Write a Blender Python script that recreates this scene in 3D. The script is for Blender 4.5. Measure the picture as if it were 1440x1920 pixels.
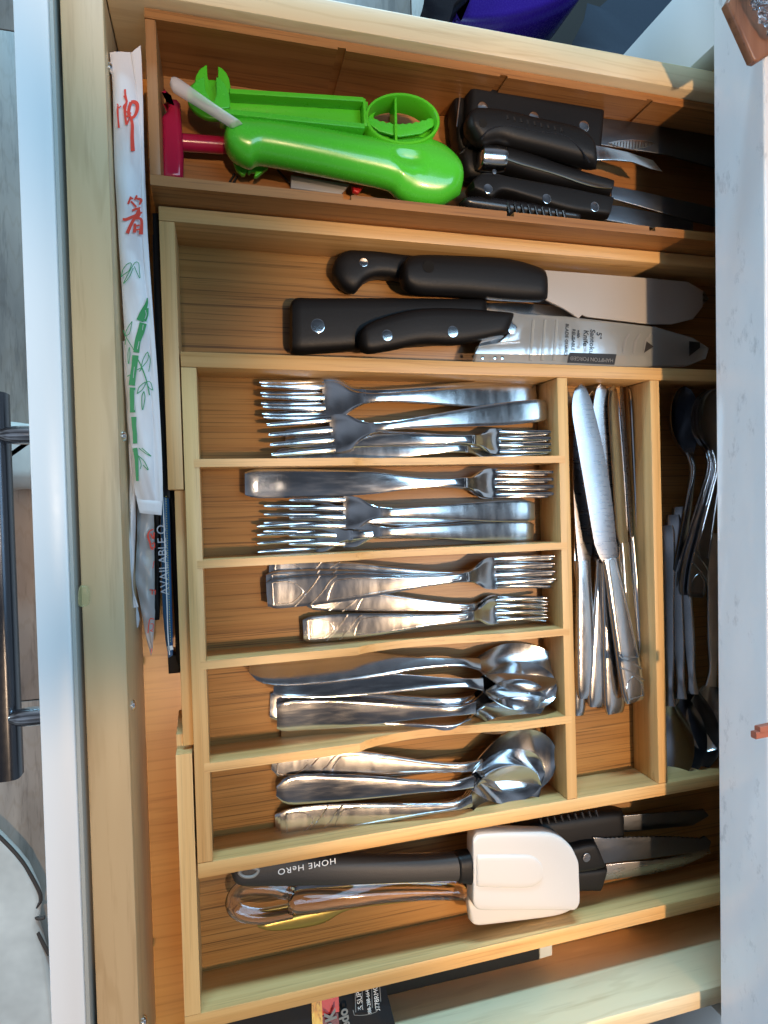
import bpy, bmesh, math, random
import numpy as np
from mathutils import Vector, Matrix
random.seed(4)
for o in list(bpy.data.objects): bpy.data.objects.remove(o)
S = bpy.context.scene
COL = S.collection
# ---------------------------------------------------------------- camera
CAMZ = 0.44                                   # metres above the drawer floor
Rm = np.array([[0.96523462,0.02869342,-0.25980533],[-0.03180029,0.9994641,-0.00776237],[0.25944337,0.01575439,0.96562981]])
BW = np.array([Rm[:,0], -Rm[:,1], -Rm[:,2]])   # camera frame (right, down, forward) to world
FPX = 1150.0
cam = bpy.data.cameras.new('camera'); co = bpy.data.objects.new('camera', cam); COL.objects.link(co)
cam.sensor_fit = 'VERTICAL'; cam.sensor_height = 24.0; cam.lens = 24.0*FPX/1920.0
cam.clip_start = 0.01; cam.clip_end = 50
r_ = BW @ np.array([1,0,0]); u_ = BW @ np.array([0,-1,0]); b_ = BW @ np.array([0,0,-1])
co.matrix_world = Matrix(((r_[0],u_[0],b_[0],0),(r_[1],u_[1],b_[1],0),(r_[2],u_[2],b_[2],CAMZ),(0,0,0,1)))
S.camera = co
# ---------------------------------------------------------------- world, lamps, exposure
W = bpy.data.worlds.new("World"); S.world = W; W.use_nodes = True
wn = W.node_tree.nodes; wl = W.node_tree.links
bg = wn['Background']; bg.inputs['Strength'].default_value = 1.0
tc = wn.new('ShaderNodeTexCoord'); sp = wn.new('ShaderNodeSeparateXYZ'); rp = wn.new('ShaderNodeValToRGB')
mr = wn.new('ShaderNodeMapRange'); mr.inputs[1].default_value = -1; mr.inputs[2].default_value = 1
wl.new(tc.outputs['Generated'], sp.inputs[0]); wl.new(sp.outputs['Z'], mr.inputs[0]); wl.new(mr.outputs[0], rp.inputs[0]); wl.new(rp.outputs[0], bg.inputs['Color'])
e = rp.color_ramp.elements
e[0].position = 0.0; e[0].color = (0.05,0.048,0.045,1); e[1].position = 1.0; e[1].color = (0.085,0.10,0.12,1)
m_ = rp.color_ramp.elements.new(0.5); m_.color = (0.07,0.075,0.08,1)
# invented noise of light and dark, added to the world for steel to mirror
rn = wn.new('ShaderNodeTexNoise'); rn.inputs['Scale'].default_value = 1.7; rn.inputs['Detail'].default_value = 1; wl.new(tc.outputs['Generated'], rn.inputs['Vector'])
rr = wn.new('ShaderNodeValToRGB'); wl.new(rn.outputs[0], rr.inputs[0]); rr.color_ramp.elements[0].position = .38; rr.color_ramp.elements[0].color = (.35,.35,.38,1); rr.color_ramp.elements[1].position = .64; rr.color_ramp.elements[1].color = (2.4,2.5,2.7,1)
mx = wn.new('ShaderNodeMix'); mx.data_type = 'RGBA'; mx.blend_type = 'MULTIPLY'; mx.inputs[0].default_value = 1; wl.new(rp.outputs[0], mx.inputs[6]); wl.new(rr.outputs[0], mx.inputs[7]); wl.new(mx.outputs[2], bg.inputs['Color'])
def aim(o, loc, tgt):
    o.location = loc
    o.rotation_euler = (Vector(tgt)-Vector(loc)).to_track_quat('-Z','Y').to_euler()
def area(name, loc, tgt, sx, sy, watt, col):
    l = bpy.data.lights.new(name,'AREA'); l.shape = 'RECTANGLE'; l.size = sx; l.size_y = sy; l.energy = watt; l.color = col
    o = bpy.data.objects.new(name,l); COL.objects.link(o); aim(o,loc,tgt); return o
def spot(name, loc, tgt, rad, blend, watt, col, soft=0.03):
    l = bpy.data.lights.new(name,'SPOT'); l.energy = watt; l.color = col; l.shadow_soft_size = soft
    d = (Vector(tgt)-Vector(loc)).length
    l.spot_size = 2*math.atan(rad/d); l.spot_blend = blend
    o = bpy.data.objects.new(name,l); COL.objects.link(o); aim(o,loc,tgt); return o
WARM = (1.0,0.665,0.385)
area('window_light', (0.10,4.0,0.90), (0.1,0.0,0.03), 1.6, 0.30, 185, (0.38,0.74,1.0))
area('daylight_ceiling', (0.86,0.15,2.0), (0.15,0,0), 0.75, 1.1, 19, (0.44,0.73,1.0))
area('daylight_left', (-2.6,0.3,0.36), (0.3,0,0.1), 1.3, 0.25, 44, (0.64,0.83,1.0))
spot('downlight_main', (0.50,-0.38,1.80), (0.385,-0.05,0.04), 0.405, 0.28, 122, WARM, 0.025)  # cone kept narrow so the left stays dim, replacing a person's shadow
spot('fill_spot_near', (-0.02,-0.46,1.80), (-0.08,-0.46,0.04), 0.385, 0.20, 62, WARM, 0.03)  # added spot, lights the lower left beyond the imitated person's shadow
spot('fill_spot_far', (0.05,-0.10,1.85), (0.06,0.37,0.05), 0.20, 0.45, 74, WARM, 0.03)  # added spot to brighten the far rims and box wall
spot('fill_spot_left', (-0.15,0.05,1.80), (-0.13,0.06,0.07), 0.14, 0.80, 42, (1.0,0.80,0.62), 0.05)  # added spot to brighten the middle of the drawer front
S.view_settings.view_transform = 'Standard'; S.view_settings.look = 'None'
S.view_settings.exposure = 0.0; S.view_settings.gamma = 1.0
S.render.engine = 'CYCLES'
S.cycles.max_bounces = 8; S.cycles.transmission_bounces = 8; S.cycles.transparent_max_bounces = 12
# ---------------------------------------------------------------- helpers
def P(px, py, z):
    d = BW @ np.array([(px-720)/FPX, (py-960)/FPX, 1.0]); t = (z-CAMZ)/d[2]
    return Vector((d[0]*t, d[1]*t, z))
def srgb(r, g, b):
    f = lambda c: (c/255/12.92) if c/255 <= .04045 else ((c/255+.055)/1.055)**2.4
    return (f(r), f(g), f(b), 1)
def thing(name, label, cat, loc=(0,0,0), group=None):
    o = bpy.data.objects.new(name, None); COL.objects.link(o); o.empty_display_size = .01
    o.location = loc; o['label'] = label; o['category'] = cat
    if group: o['group'] = group
    return o
def tag(o, label, cat, group=None):
    o['label'] = label; o['category'] = cat
    if group: o['group'] = group
    return o
def obj(name, verts, faces, m, parent=None, ang=35):
    off = Vector((0,0,0)); q = parent
    while q is not None: off += q.location; q = q.parent
    loc = Vector((0,0,0))
    if parent is None:
        c = sum((Vector(v) for v in verts), Vector())/len(verts); c.z = min(v[2] for v in verts); loc = c; off = c
    me = bpy.data.meshes.new(name)
    me.from_pydata([tuple(Vector(v)-off) for v in verts], [], faces); me.update()
    bm = bmesh.new(); bm.from_mesh(me); bmesh.ops.remove_doubles(bm, verts=bm.verts, dist=1e-7)
    bmesh.ops.recalc_face_normals(bm, faces=bm.faces); bm.to_mesh(me); bm.free()
    me.materials.append(m)
    if ang:
        me.polygons.foreach_set('use_smooth', [True]*len(me.polygons)); me.set_sharp_from_angle(angle=math.radians(ang))
    o = bpy.data.objects.new(name, me); COL.objects.link(o); o.location = loc
    if parent is not None: o.parent = parent
    return o
class MB:
    def __init__(s): s.v = []; s.f = []
    def add(s, v, f):
        k = len(s.v); s.v += [Vector(a) for a in v]; s.f += [tuple(i+k for i in q) for q in f]; return s
    def build(s, name, m, parent=None, ang=35): return obj(name, s.v, s.f, m, parent, ang)
def bx(x0,x1,y0,y1,z0,z1,bev=0.0006):
    bm = bmesh.new(); bmesh.ops.create_cube(bm, size=1)
    for v in bm.verts: v.co = Vector(((x0+x1)/2+v.co.x*(x1-x0), (y0+y1)/2+v.co.y*(y1-y0), (z0+z1)/2+v.co.z*(z1-z0)))
    if bev: bmesh.ops.bevel(bm, geom=list(bm.edges), offset=bev, segments=2, affect='EDGES', profile=.5)
    bm.verts.index_update(); r = ([v.co.copy() for v in bm.verts], [tuple(v.index for v in f.verts) for f in bm.faces]); bm.free(); return r
def box(name,x0,x1,y0,y1,z0,z1,m,parent=None,bev=0.0006):
    v,f = bx(x0,x1,y0,y1,z0,z1,bev); return obj(name,v,f,m,parent)
def inset(pts, d):
    n = len(pts); out = []
    A = sum(pts[i][0]*pts[(i+1)%n][1]-pts[(i+1)%n][0]*pts[i][1] for i in range(n)); sg = 1 if A > 0 else -1
    for i in range(n):
        a = Vector(pts[i-1][:2]); b = Vector(pts[i][:2]); c = Vector(pts[(i+1)%n][:2])
        e1 = (b-a).normalized(); e2 = (c-b).normalized()
        n1 = Vector((-e1.y,e1.x))*sg; n2 = Vector((-e2.y,e2.x))*sg
        m = (n1+n2); m = m/max(m.length_squared/2, .35)
        out.append(b+m*d)
    return out
def prism(pts, z0, z1, r=0.0, seg=3, zf=None):
    """upright extruded outline with a rounded upper and lower edge"""
    pts = [Vector(p[:2]) for p in pts]; n = len(pts); rings = []
    if r > 0:
        prof = [(r*(1-math.sin(a)), z0+r*(1-math.cos(a))) for a in [math.pi/2*i/seg for i in range(seg+1)]]
        prof2 = [(r*(1-math.cos(a)), z1-r*(1-math.sin(a))) for a in [math.pi/2*i/seg for i in range(seg+1)]]
        prof = prof + prof2
    else: prof = [(0,z0),(0,z1)]
    V = []; F = []
    for d,z in prof:
        q = inset(pts, d) if d > 1e-9 else pts
        V += [Vector((p.x,p.y,z+(zf(p.x,p.y) if zf else 0))) for p in q]
    for k in range(len(prof)-1):
        for i in range(n):
            j = (i+1)%n; F.append((k*n+i,k*n+j,(k+1)*n+j,(k+1)*n+i))
    F.append(tuple(range(n-1,-1,-1))); F.append(tuple((len(prof)-1)*n+i for i in range(n)))
    return V, F
def plate(name, px, ztop, thick, m, parent=None, r=0.0004, zf=None, seg=3, smooth=0, ang=35):
    q = [P(x,y,ztop) for x,y in px]
    if smooth: q = closed_curve(q, smooth)
    v,f = prism(q, ztop-thick, ztop, min(r,thick*.49), seg, zf); return obj(name,v,f,m,parent,ang)
def cr(pts, n, closed=False):
    """Catmull-Rom through points, n samples by chord length"""
    p = [np.array(a, float) for a in pts]
    if closed: p = [p[-1]]+p+[p[0],p[1]]
    else: p = [2*p[0]-p[1]]+p+[2*p[-1]-p[-2]]
    out = []
    for i in range(1,len(p)-2):
        for k in range(12):
            t = k/12; a,b,c,d = p[i-1],p[i],p[i+1],p[i+2]
            out.append(.5*((2*b)+(-a+c)*t+(2*a-5*b+4*c-d)*t*t+(-a+3*b-3*c+d)*t**3))
    out.append(p[-2]); out = np.array(out)
    L = np.concatenate([[0],np.cumsum(np.linalg.norm(np.diff(out,axis=0),axis=1))])
    t = np.linspace(0,L[-1],n+1 if closed else n)
    if closed: t = t[:-1]
    return np.array([np.interp(t,L,out[:,k]) for k in range(out.shape[1])]).T
def closed_curve(pts, n):
    return [Vector(a) for a in cr([tuple(p) for p in pts], n, True)]
def loft(rings):
    n = len(rings[0]); V = [v for r in rings for v in r]; F = []
    for k in range(len(rings)-1):
        for i in range(n):
            j = (i+1)%n; F.append((k*n+i,k*n+j,(k+1)*n+j,(k+1)*n+i))
    F.append(tuple(range(n-1,-1,-1))); F.append(tuple((len(rings)-1)*n+i for i in range(n)))
    return V, F
def sect(c, side, up, hw, ht, n=16, e=2.6, htb=None):
    out = []
    for i in range(n):
        a = 2*math.pi*(i+.5)/n; ca, sa = math.cos(a), math.sin(a)
        x = math.copysign(abs(ca)**(2/e), ca)*hw; y = math.copysign(abs(sa)**(2/e), sa)
        out.append(c+side*x+up*(y*(ht if y > 0 or htb is None else htb)))
    return out
def keys(d):
    ks = sorted(d); xs = np.array(ks); 
    def f(s):
        v = [d[k] for k in ks]
        i = int(np.clip(np.searchsorted(xs,s)-1,0,len(xs)-2)); t = (s-xs[i])/(xs[i+1]-xs[i]); t = min(max(t,0),1)
        m0 = (v[i+1]-v[max(i-1,0)])/(xs[i+1]-xs[max(i-1,0)]); m1 = (v[min(i+2,len(v)-1)]-v[i])/(xs[min(i+2,len(v)-1)]-xs[i]); h = xs[i+1]-xs[i]
        return (2*t**3-3*t*t+1)*v[i]+(t**3-2*t*t+t)*h*m0+(-2*t**3+3*t*t)*v[i+1]+(t**3-t*t)*h*m1
    return f
def loft_px(name, A, B, zc, ht, m, parent=None, n=44, e=2.6, zend=None, taper=0.12, ring=20, zmod=None, ang=50):
    """rounded body between two outline edges given in the photo, lying at height zc (to zend)"""
    zend = zc if zend is None else zend
    a = cr(A,n); b = cr(B,n); rings = []
    for i in range(n):
        t = i/(n-1); z = zc+(zend-zc)*t
        p = P(a[i][0],a[i][1],z); q = P(b[i][0],b[i][1],z); c = (p+q)/2; side = (p-q)/2; hw = max(side.length,1e-5)
        k = min(1, t/taper if taper else 1, (1-t)/taper if taper else 1); h = ht*max(.12, math.sqrt(max(0,1-(1-k)**2)))
        rg = sect(c, side/hw, Vector((0,0,1)), hw, h, ring, e)
        if zmod: rg = [v+Vector((0,0,zmod(v))) for v in rg]
        rings.append(rg)
    v,f = loft(rings); return obj(name,v,f,m,parent,ang)
def tube(pts, r, n=8, closed=False, up=Vector((0,0,1))):
    pts = [Vector(p) for p in pts]; rings = []
    N = len(pts)
    for i in range(N):
        d = (pts[min(i+1,N-1)]-pts[max(i-1,0)]).normalized(); s = d.cross(up)
        s = s.normalized() if s.length > 1e-6 else Vector((1,0,0)); w = s.cross(d)
        rr = r[i] if isinstance(r,(list,tuple)) else r
        rings.append([pts[i]+s*math.cos(2*math.pi*k/n)*rr+w*math.sin(2*math.pi*k/n)*rr for k in range(n)])
    return loft(rings)
def disc(c, r, h, n=24, e=.3, ax=None):
    """low domed disc standing on c"""
    c = Vector(c); rings = []
    for rr,zz in ((r,-h),(r,h*.35),(r*.96,h*.5),(r*.9,h*.55),(r*.02,h*.55)):
        rings.append([c+Vector((math.cos(2*math.pi*k/n)*rr, math.sin(2*math.pi*k/n)*rr, zz)) for k in range(n)])
    return loft(rings)
def rivet(px, py, z, rpx, m, parent, name='rivet'):
    r = (P(px+rpx,py,z)-P(px,py,z)).length; v,f = disc(P(px,py,z), r, .0005); return obj(name,v,f,m,parent)
def ribbon_px(px, w, z, zf=None, n=30, up=.0):
    """flat printed stroke: px polyline, widths in px"""
    c = cr([(x,y) for x,y in px], n); w = np.interp(np.linspace(0,1,n), np.linspace(0,1,len(w)), w); V = []; F = []
    for i in range(n):
        d = c[min(i+1,n-1)]-c[max(i-1,0)]; d = d/np.linalg.norm(d); nn = np.array([-d[1],d[0]])*w[i]/2
        for s in (1,-1):
            zz = z(c[i][0],c[i][1]) if callable(z) else z
            V.append(P(c[i][0]+s*nn[0], c[i][1]+s*nn[1], zz+up))
    for i in range(n-1): F.append((2*i,2*i+1,2*i+3,2*i+2))
    return V, F
def text(name, s, loc, size, rot, m, parent=None, ext=.00005, sx=1.0, bold=0.0, align='CENTER', space=1.0):
    c = bpy.data.curves.new(name,'FONT'); c.body = s; c.size = size; c.align_x = align; c.align_y = 'CENTER'; c.extrude = ext; c.offset = bold; c.space_character = space
    t = bpy.data.objects.new(name+'_t', c); COL.objects.link(t)
    bpy.context.view_layer.update()
    me = bpy.data.meshes.new_from_object(t.evaluated_get(bpy.context.evaluated_depsgraph_get())); bpy.data.objects.remove(t)
    me.transform(Matrix.Diagonal((sx,1,1,1))); me.transform(Matrix.Rotation(rot,4,'Z'))
    off = Vector((0,0,0)); q = parent
    while q is not None: off += q.location; q = q.parent
    me.materials.clear(); me.materials.append(m)
    o = bpy.data.objects.new(name,me); COL.objects.link(o); o.location = Vector(loc)-off
    if parent is not None: o.parent = parent
    return o
# ---------------------------------------------------------------- materials
MATS = {}
def mat(name, col, rough=.5, metal=0, **k):
    m = bpy.data.materials.new(name); m.use_nodes = True; b = m.node_tree.nodes['Principled BSDF']
    b.inputs['Base Color'].default_value = col if len(col) == 4 else (*col,1); b.inputs['Roughness'].default_value = rough; b.inputs['Metallic'].default_value = metal
    for a,v in k.items(): b.inputs[a.replace('_',' ')].default_value = v
    MATS[name] = m; return m
def N(m): return m.node_tree.nodes, m.node_tree.links, m.node_tree.nodes['Principled BSDF']
def noise(n, l, scale, detail, rough, mapping=None, vec='Object'):
    t = n.new('ShaderNodeTexCoord'); mp = n.new('ShaderNodeMapping'); nz = n.new('ShaderNodeTexNoise')
    l.new(t.outputs[vec], mp.inputs[0]); l.new(mp.outputs[0], nz.inputs['Vector'])
    if mapping: mp.inputs['Scale'].default_value = mapping
    nz.inputs['Scale'].default_value = scale; nz.inputs['Detail'].default_value = detail; nz.inputs['Roughness'].default_value = rough
    return nz, mp
def ramp(n, l, src, stops):
    r = n.new('ShaderNodeValToRGB'); l.new(src, r.inputs[0]); el = r.color_ramp.elements
    el[0].position, el[0].color = stops[0]; el[1].position, el[1].color = stops[-1]
    for p,c in stops[1:-1]: x = el.new(p); x.color = c
    return r
def mix(n, l, mode, fac, a, b):
    x = n.new('ShaderNodeMix'); x.data_type = 'RGBA'; x.blend_type = mode
    if isinstance(fac,(int,float)): x.inputs[0].default_value = fac
    else: l.new(fac, x.inputs[0])
    for s,i in ((a,6),(b,7)):
        if isinstance(s,tuple): x.inputs[i].default_value = s
        else: l.new(s, x.inputs[i])
    return x.outputs[2]
def wood(name, light, dark, line, axis='X', fine=420, strip=70, rough=.42, lines=.6, bump=.15, knots=True, var=.5, figure=0, al=9):
    m = mat(name, light, rough); n,l,b = N(m)
    def sc(a,c): return (a,c,c) if axis == 'X' else ((c,a,c) if axis == 'Y' else (c,c,a))
    base,_ = noise(n,l,1,3,.55,sc(3,strip)); c = ramp(n,l,base.outputs[0],[(.30,dark),(.70,light)]).outputs[0]
    broad,_ = noise(n,l,1,2,.5,sc(1.5,14)); g = ramp(n,l,broad.outputs[0],[(.3,(.78,.76,.72,1)),(.7,(1.08,1.06,1.02,1))]); c = mix(n,l,'MULTIPLY',var,c,g.outputs[0])
    fl,_ = noise(n,l,1,4,.7,sc(al,fine)); h = ramp(n,l,fl.outputs[0],[(.36,(1,1,1,1)),(.47,(0,0,0,1))]); 
    f = n.new('ShaderNodeMath'); f.operation = 'MULTIPLY'; f.inputs[1].default_value = lines; l.new(h.outputs[0], f.inputs[0])
    c = mix(n,l,'MIX',f.outputs[0],c,line)
    if knots:                     # the faint cross bands of bamboo nodes
        kz,mp = noise(n,l,1,2,.5,sc(16,70)); kr = ramp(n,l,kz.outputs[0],[(.74,(0,0,0,1)),(.78,(.7,.7,.7,1))]); kk = noise(n,l,1,3,.8,sc(420,160))[0]
        k2 = n.new('ShaderNodeMath'); k2.operation = 'MULTIPLY'; l.new(kr.outputs[0],k2.inputs[0]); l.new(kk.outputs[0],k2.inputs[1]); c = mix(n,l,'MIX',k2.outputs[0],c,line)
    if figure:
        w = n.new('ShaderNodeTexWave'); w.wave_type = 'RINGS'; w.inputs['Scale'].default_value = 5; w.inputs['Distortion'].default_value = 9; w.inputs['Detail'].default_value = 3
        t = n.new('ShaderNodeTexCoord'); mp = n.new('ShaderNodeMapping'); mp.inputs['Scale'].default_value = sc(1.2,9); l.new(t.outputs['Object'],mp.inputs[0]); l.new(mp.outputs[0],w.inputs[0])
        wr = ramp(n,l,w.outputs[0],[(.0,(.80,.74,.66,1)),(.16,(1,1,1,1))]); c = mix(n,l,'MULTIPLY',figure,c,wr.outputs[0])
    l.new(c, b.inputs['Base Color'])
    bp = n.new('ShaderNodeBump'); bp.inputs['Strength'].default_value = bump; bp.inputs['Distance'].default_value = .0004; l.new(fl.outputs[0],bp.inputs['Height']); l.new(bp.outputs[0],b.inputs['Normal'])
    return m
bamX = wood('bamboo_along_x', srgb(224,184,126), srgb(204,158,98), srgb(146,100,54), 'X', fine=520, lines=.35, strip=160)
bamY = wood('bamboo_along_y', srgb(226,190,134), srgb(208,166,108), srgb(154,110,66), 'Y', fine=520, lines=.3, strip=160)
bamF = wood('bamboo_base_board', srgb(164,122,70), srgb(144,102,54), srgb(76,50,26), 'X', fine=760, lines=.8, strip=170, bump=.3, al=5)
redX = wood('reddish_wood_along_x', srgb(168,116,66), srgb(142,92,46), srgb(84,50,20), 'X', fine=500, lines=.5, strip=120)
redY = wood('reddish_wood_along_y', srgb(178,130,84), srgb(154,106,64), srgb(96,62,32), 'Y', fine=500, lines=.45, strip=120)
mapX = wood('maple_along_x', srgb(228,208,172), srgb(218,196,156), srgb(172,142,104), 'X', fine=160, lines=.25, strip=30, knots=False, figure=.35, bump=.05)
mapY = wood('maple_along_y', srgb(216,188,146), srgb(202,170,128), srgb(168,132,92), 'Y', fine=160, lines=.3, strip=34, knots=False, figure=.4, bump=.05)
mapF = wood('drawer_bottom_veneer', srgb(204,150,84), srgb(190,134,72), srgb(156,104,54), 'X', fine=200, lines=.35, strip=50, knots=False, figure=.5, bump=.05, rough=.3)
brownw = wood('walnut_block', srgb(150,106,80), srgb(120,78,56), srgb(80,48,34), 'Y', fine=300, lines=.6, strip=100)
plankm = wood('grey_laminate_plank', srgb(178,160,148), srgb(134,122,116), srgb(88,78,74), 'Y', fine=90, lines=.35, strip=14, knots=False, figure=.3, rough=.45, bump=.05)
gapm = mat('dark_joint', srgb(52,46,42), .8)
def glossy(name, col, rough, bumpsc=0, bumps=.1, metal=0, var=None, **k):
    m = mat(name, col, rough, metal, **k); n,l,b = N(m)
    nz,_ = noise(n,l,bumpsc or 300,4,.6)
    r = n.new('ShaderNodeMapRange'); r.inputs[3].default_value = max(.02,rough-.06); r.inputs[4].default_value = rough+.10; l.new(nz.outputs[0],r.inputs[0]); l.new(r.outputs[0],b.inputs['Roughness'])
    if bumpsc:
        bp = n.new('ShaderNodeBump'); bp.inputs['Strength'].default_value = bumps; bp.inputs['Distance'].default_value = .0003; l.new(nz.outputs[0],bp.inputs['Height']); l.new(bp.outputs[0],b.inputs['Normal'])
    if var:
        v,_ = noise(n,l,var,3,.6); c = ramp(n,l,v.outputs[0],[(.3,tuple(x*.8 for x in col[:3])+(1,)),(.7,tuple(min(1,x*1.12) for x in col[:3])+(1,))]); l.new(c.outputs[0],b.inputs['Base Color'])
    return m
def steelm(name, col, rough, sc=(60,900,900), amt=.12):
    m = mat(name, col, rough, 1.0); n,l,b = N(m)
    nz,_ = noise(n,l,1,3,.6,sc); r = n.new('ShaderNodeMapRange'); r.inputs[3].default_value = max(.03,rough-.07); r.inputs[4].default_value = rough+.13; l.new(nz.outputs[0],r.inputs[0]); l.new(r.outputs[0],b.inputs['Roughness'])
    bp = n.new('ShaderNodeBump'); bp.inputs['Strength'].default_value = amt; bp.inputs['Distance'].default_value = .0001; l.new(nz.outputs[0],bp.inputs['Height'])
    sm,_ = noise(n,l,45,3,.5); b2 = n.new('ShaderNodeBump'); b2.inputs['Strength'].default_value = .03; b2.inputs['Distance'].default_value = .0012; l.new(sm.outputs[0],b2.inputs['Height']); l.new(bp.outputs[0],b2.inputs['Normal']); l.new(b2.outputs[0],b.inputs['Normal'])
    v,_ = noise(n,l,25,4,.6); c = ramp(n,l,v.outputs[0],[(.3,tuple(x*.82 for x in col[:3])+(1,)),(.65,col)]); l.new(c.outputs[0],b.inputs['Base Color'])
    return m
steel = steelm('polished_steel', (.78,.79,.81,1), .10, (40,300,300), .008)
satin = steelm('brushed_steel', (.70,.70,.71,1), .16, (200,60,200), .010)
shadst = steelm('shaded_spoon_steel', (.46,.47,.50,1), .17, (60,60,60), .004)  # darker copy of the steel, worktop shade put into its colour
darkst = steelm('shadowed_blade_steel', (.16,.17,.19,1), .30, (80,500,500), .04)  # shade on the blades put into this darker steel colour
dullst = steelm('dull_blade_steel', (.38,.38,.40,1), .26, (80,500,500), .06)
chrome = steelm('chrome', (.85,.86,.88,1), .07)
blackp = glossy('black_handle_plastic', (.007,.007,.008,1), .48, 700, .25, Specular_IOR_Level=.25)
blackg = glossy('black_smooth_plastic', (.014,.015,.019,1), .25)
blackr = glossy('black_speckled_rubber', (.026,.025,.026,1), .55, 900, .5)
greenp = glossy('bright_green_plastic', (.065,.50,.030,1), .24, Subsurface_Weight=.0, Coat_Weight=.4)
greend = glossy('mid_green_plastic', (.080,.50,.018,1), .28, 500, .06)
redp = glossy('dark_red_plastic', (.36,.010,.050,1), .2)
redb = glossy('red_plastic_piece', (.50,.012,.020,1), .35)
purple = glossy('purple_plastic', (.045,.012,.26,1), .25)
silic = glossy('white_silicone', (.60,.60,.60,1), .22, 500, .06)
whitep = glossy('white_lacquer', (.86,.86,.86,1), .30, 0)
whitec = glossy('white_cabinet_paint', (.72,.74,.76,1), .35)
edgeb = glossy('grey_edge_band', (.42,.43,.40,1), .5)
darkbag = glossy('black_bag_film', (.012,.010,.014,1), .22, 40, .8)
navy = glossy('slate_blue_shade', (.035,.048,.075,1), .7, 200, .5)  # dark tone imitates shade on the neighbouring cabinet
whitel = glossy('white_bag_leather', (.74,.70,.64,1), .5, 90, .3, var=12)
trim = mat('dark_bag_trim', srgb(70,60,55), .6)
handm = glossy('dark_grey_steel_bar', (.045,.050,.062,1), .2, metal=.7)
olive = glossy('brass_gold', (.42,.33,.10,1), .3, metal=.8)
oldgum = mat('yellowed_resin', srgb(196,190,135), .2, 0, Alpha=.25)
red_ink = mat('red_ink', srgb(222,62,40), .5)
grn_ink = mat('green_ink', srgb(28,140,78), .5)
wht_ink = mat('white_ink', srgb(225,225,225), .5)
gry_ink = mat('grey_ink', srgb(130,130,128), .5)
blk_ink = mat('black_ink', srgb(30,28,28), .5)
yel_ink = mat('yellow_ink', srgb(190,180,60), .5)
coated = glossy('pale_coated_blade', (.40,.37,.34,1), .42, 400, .1)
def papermat(name, col, alpha=1.0, rough=.6, emb=True, trans=0.0):
    m = mat(name, col, rough, 0, Alpha=alpha); n,l,b = N(m)
    nz,_ = noise(n,l,1,3,.6,(90,25,90)); bp = n.new('ShaderNodeBump'); bp.inputs['Strength'].default_value = .5; bp.inputs['Distance'].default_value = .0012; l.new(nz.outputs[0],bp.inputs['Height']); l.new(bp.outputs[0],b.inputs['Normal'])
    return m
paper = papermat('white_wrapper_paper', srgb(228,224,226))
paper2 = papermat('thin_white_paper', srgb(205,206,212))
film = papermat('clear_wrapper_film', srgb(200,198,200), .55, .25)
stickw = mat('pale_chopstick_wood', srgb(226,206,168), .6)
bluef = papermat('blue_foil_print', srgb(26,78,118), 1, .35)
blkf = papermat('black_foil_print', srgb(20,20,23), 1, .6)
blkf.node_tree.nodes['Principled BSDF'].inputs['Specular IOR Level'].default_value = .2
clearp = mat('clear_acrylic', (.93,.91,.95,1), .04, 0, Transmission_Weight=1.0, IOR=1.49)
guardm = mat('frosted_blade_guard', (.50,.52,.50,1), .34, 0, Alpha=.40); MATS['g'] = guardm
strawm = mat('translucent_straw', (.80,.80,.82,1), .22, 0, Alpha=.42)
greyf = mat('grey_translucent_plastic', (.36,.36,.38,1), .3, 0, Alpha=.85)
def marble():
    m = mat('white_veined_marble', srgb(214,216,220), .12); n,l,b = N(m)
    a,_ = noise(n,l,9,6,.6,(1,.35,1)); c1 = ramp(n,l,a.outputs[0],[(.35,srgb(216,218,222)),(.65,srgb(232,233,236))]).outputs[0]
    v,mp = noise(n,l,1,8,.72,(85,34,85)); mp.inputs['Rotation'].default_value = (0,0,.2)
    vr = ramp(n,l,v.outputs[0],[(.57,(0,0,0,1)),(.72,(.5,.5,.5,1))]); c = mix(n,l,'MIX',vr.outputs[0],c1,srgb(120,124,132))
    l.new(c,b.inputs['Base Color']); return m
marb = marble()
# ---------------------------------------------------------------- floor of the kitchen, far below
FZ = -0.80
fl = box('floor', -2.2,1.6,-2.6,2.8,FZ-.03,FZ-.004,gapm,None,0); fl['kind'] = 'structure'
pm = None
for i in range(10):
    x = -1.15+i*.185; y = -2.2+random.random()*.9+(.37 if i % 2 else 0)
    for j in range(4):
        if pm is None:
            v,f = bx(-.0915,.0915,-.599,.599,0,.006,.0012); pl = obj('plank',v,f,plankm,None); pm = pl.data; base = pl; base.location = (0,0,0)
            o = pl
            c = sum((Vector(q) for q in v),Vector())/len(v)
        else: o = bpy.data.objects.new('plank',pm); COL.objects.link(o)
        o.location = Vector((x, y+j*1.2, FZ-.002))-fl.location; o.parent = fl
# ---------------------------------------------------------------- cabinet and counter
cab = thing('cabinet', 'white painted base cabinet under the marble worktop, its drawer pulled open', 'cabinet', (.36,0,FZ))
box('stile', .352,.372,.320,.3835,FZ+.1,.082,whitec,cab); box('stile', .352,.372,-.52,-.393,FZ+.1,.082,whitec,cab)
box('side_panel', .373,.95,.321,.339,FZ+.1,.081,mapX,cab); box('side_panel', .373,.95,-.411,-.3935,FZ+.1,.081,mapX,cab)
box('rail', .353,.371,-.392,.319,-.16,-.075,whitec,cab); box('back_panel', .951,.965,-.41,.34,FZ+.1,.08,mapX,cab)
box('toe_kick', .40,.415,-.52,.38,FZ,FZ+.099,whitec,cab)
ct = [(.3440,.43),(.3290,-.52),(1.05,-.52),(1.05,.43)]
ct[0] = (.3427+(.43-.3424)*.0163,.55); ct = [(.3455,.55),(.3290,-.52),(1.05,-.52),(1.05,.55)]
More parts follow.
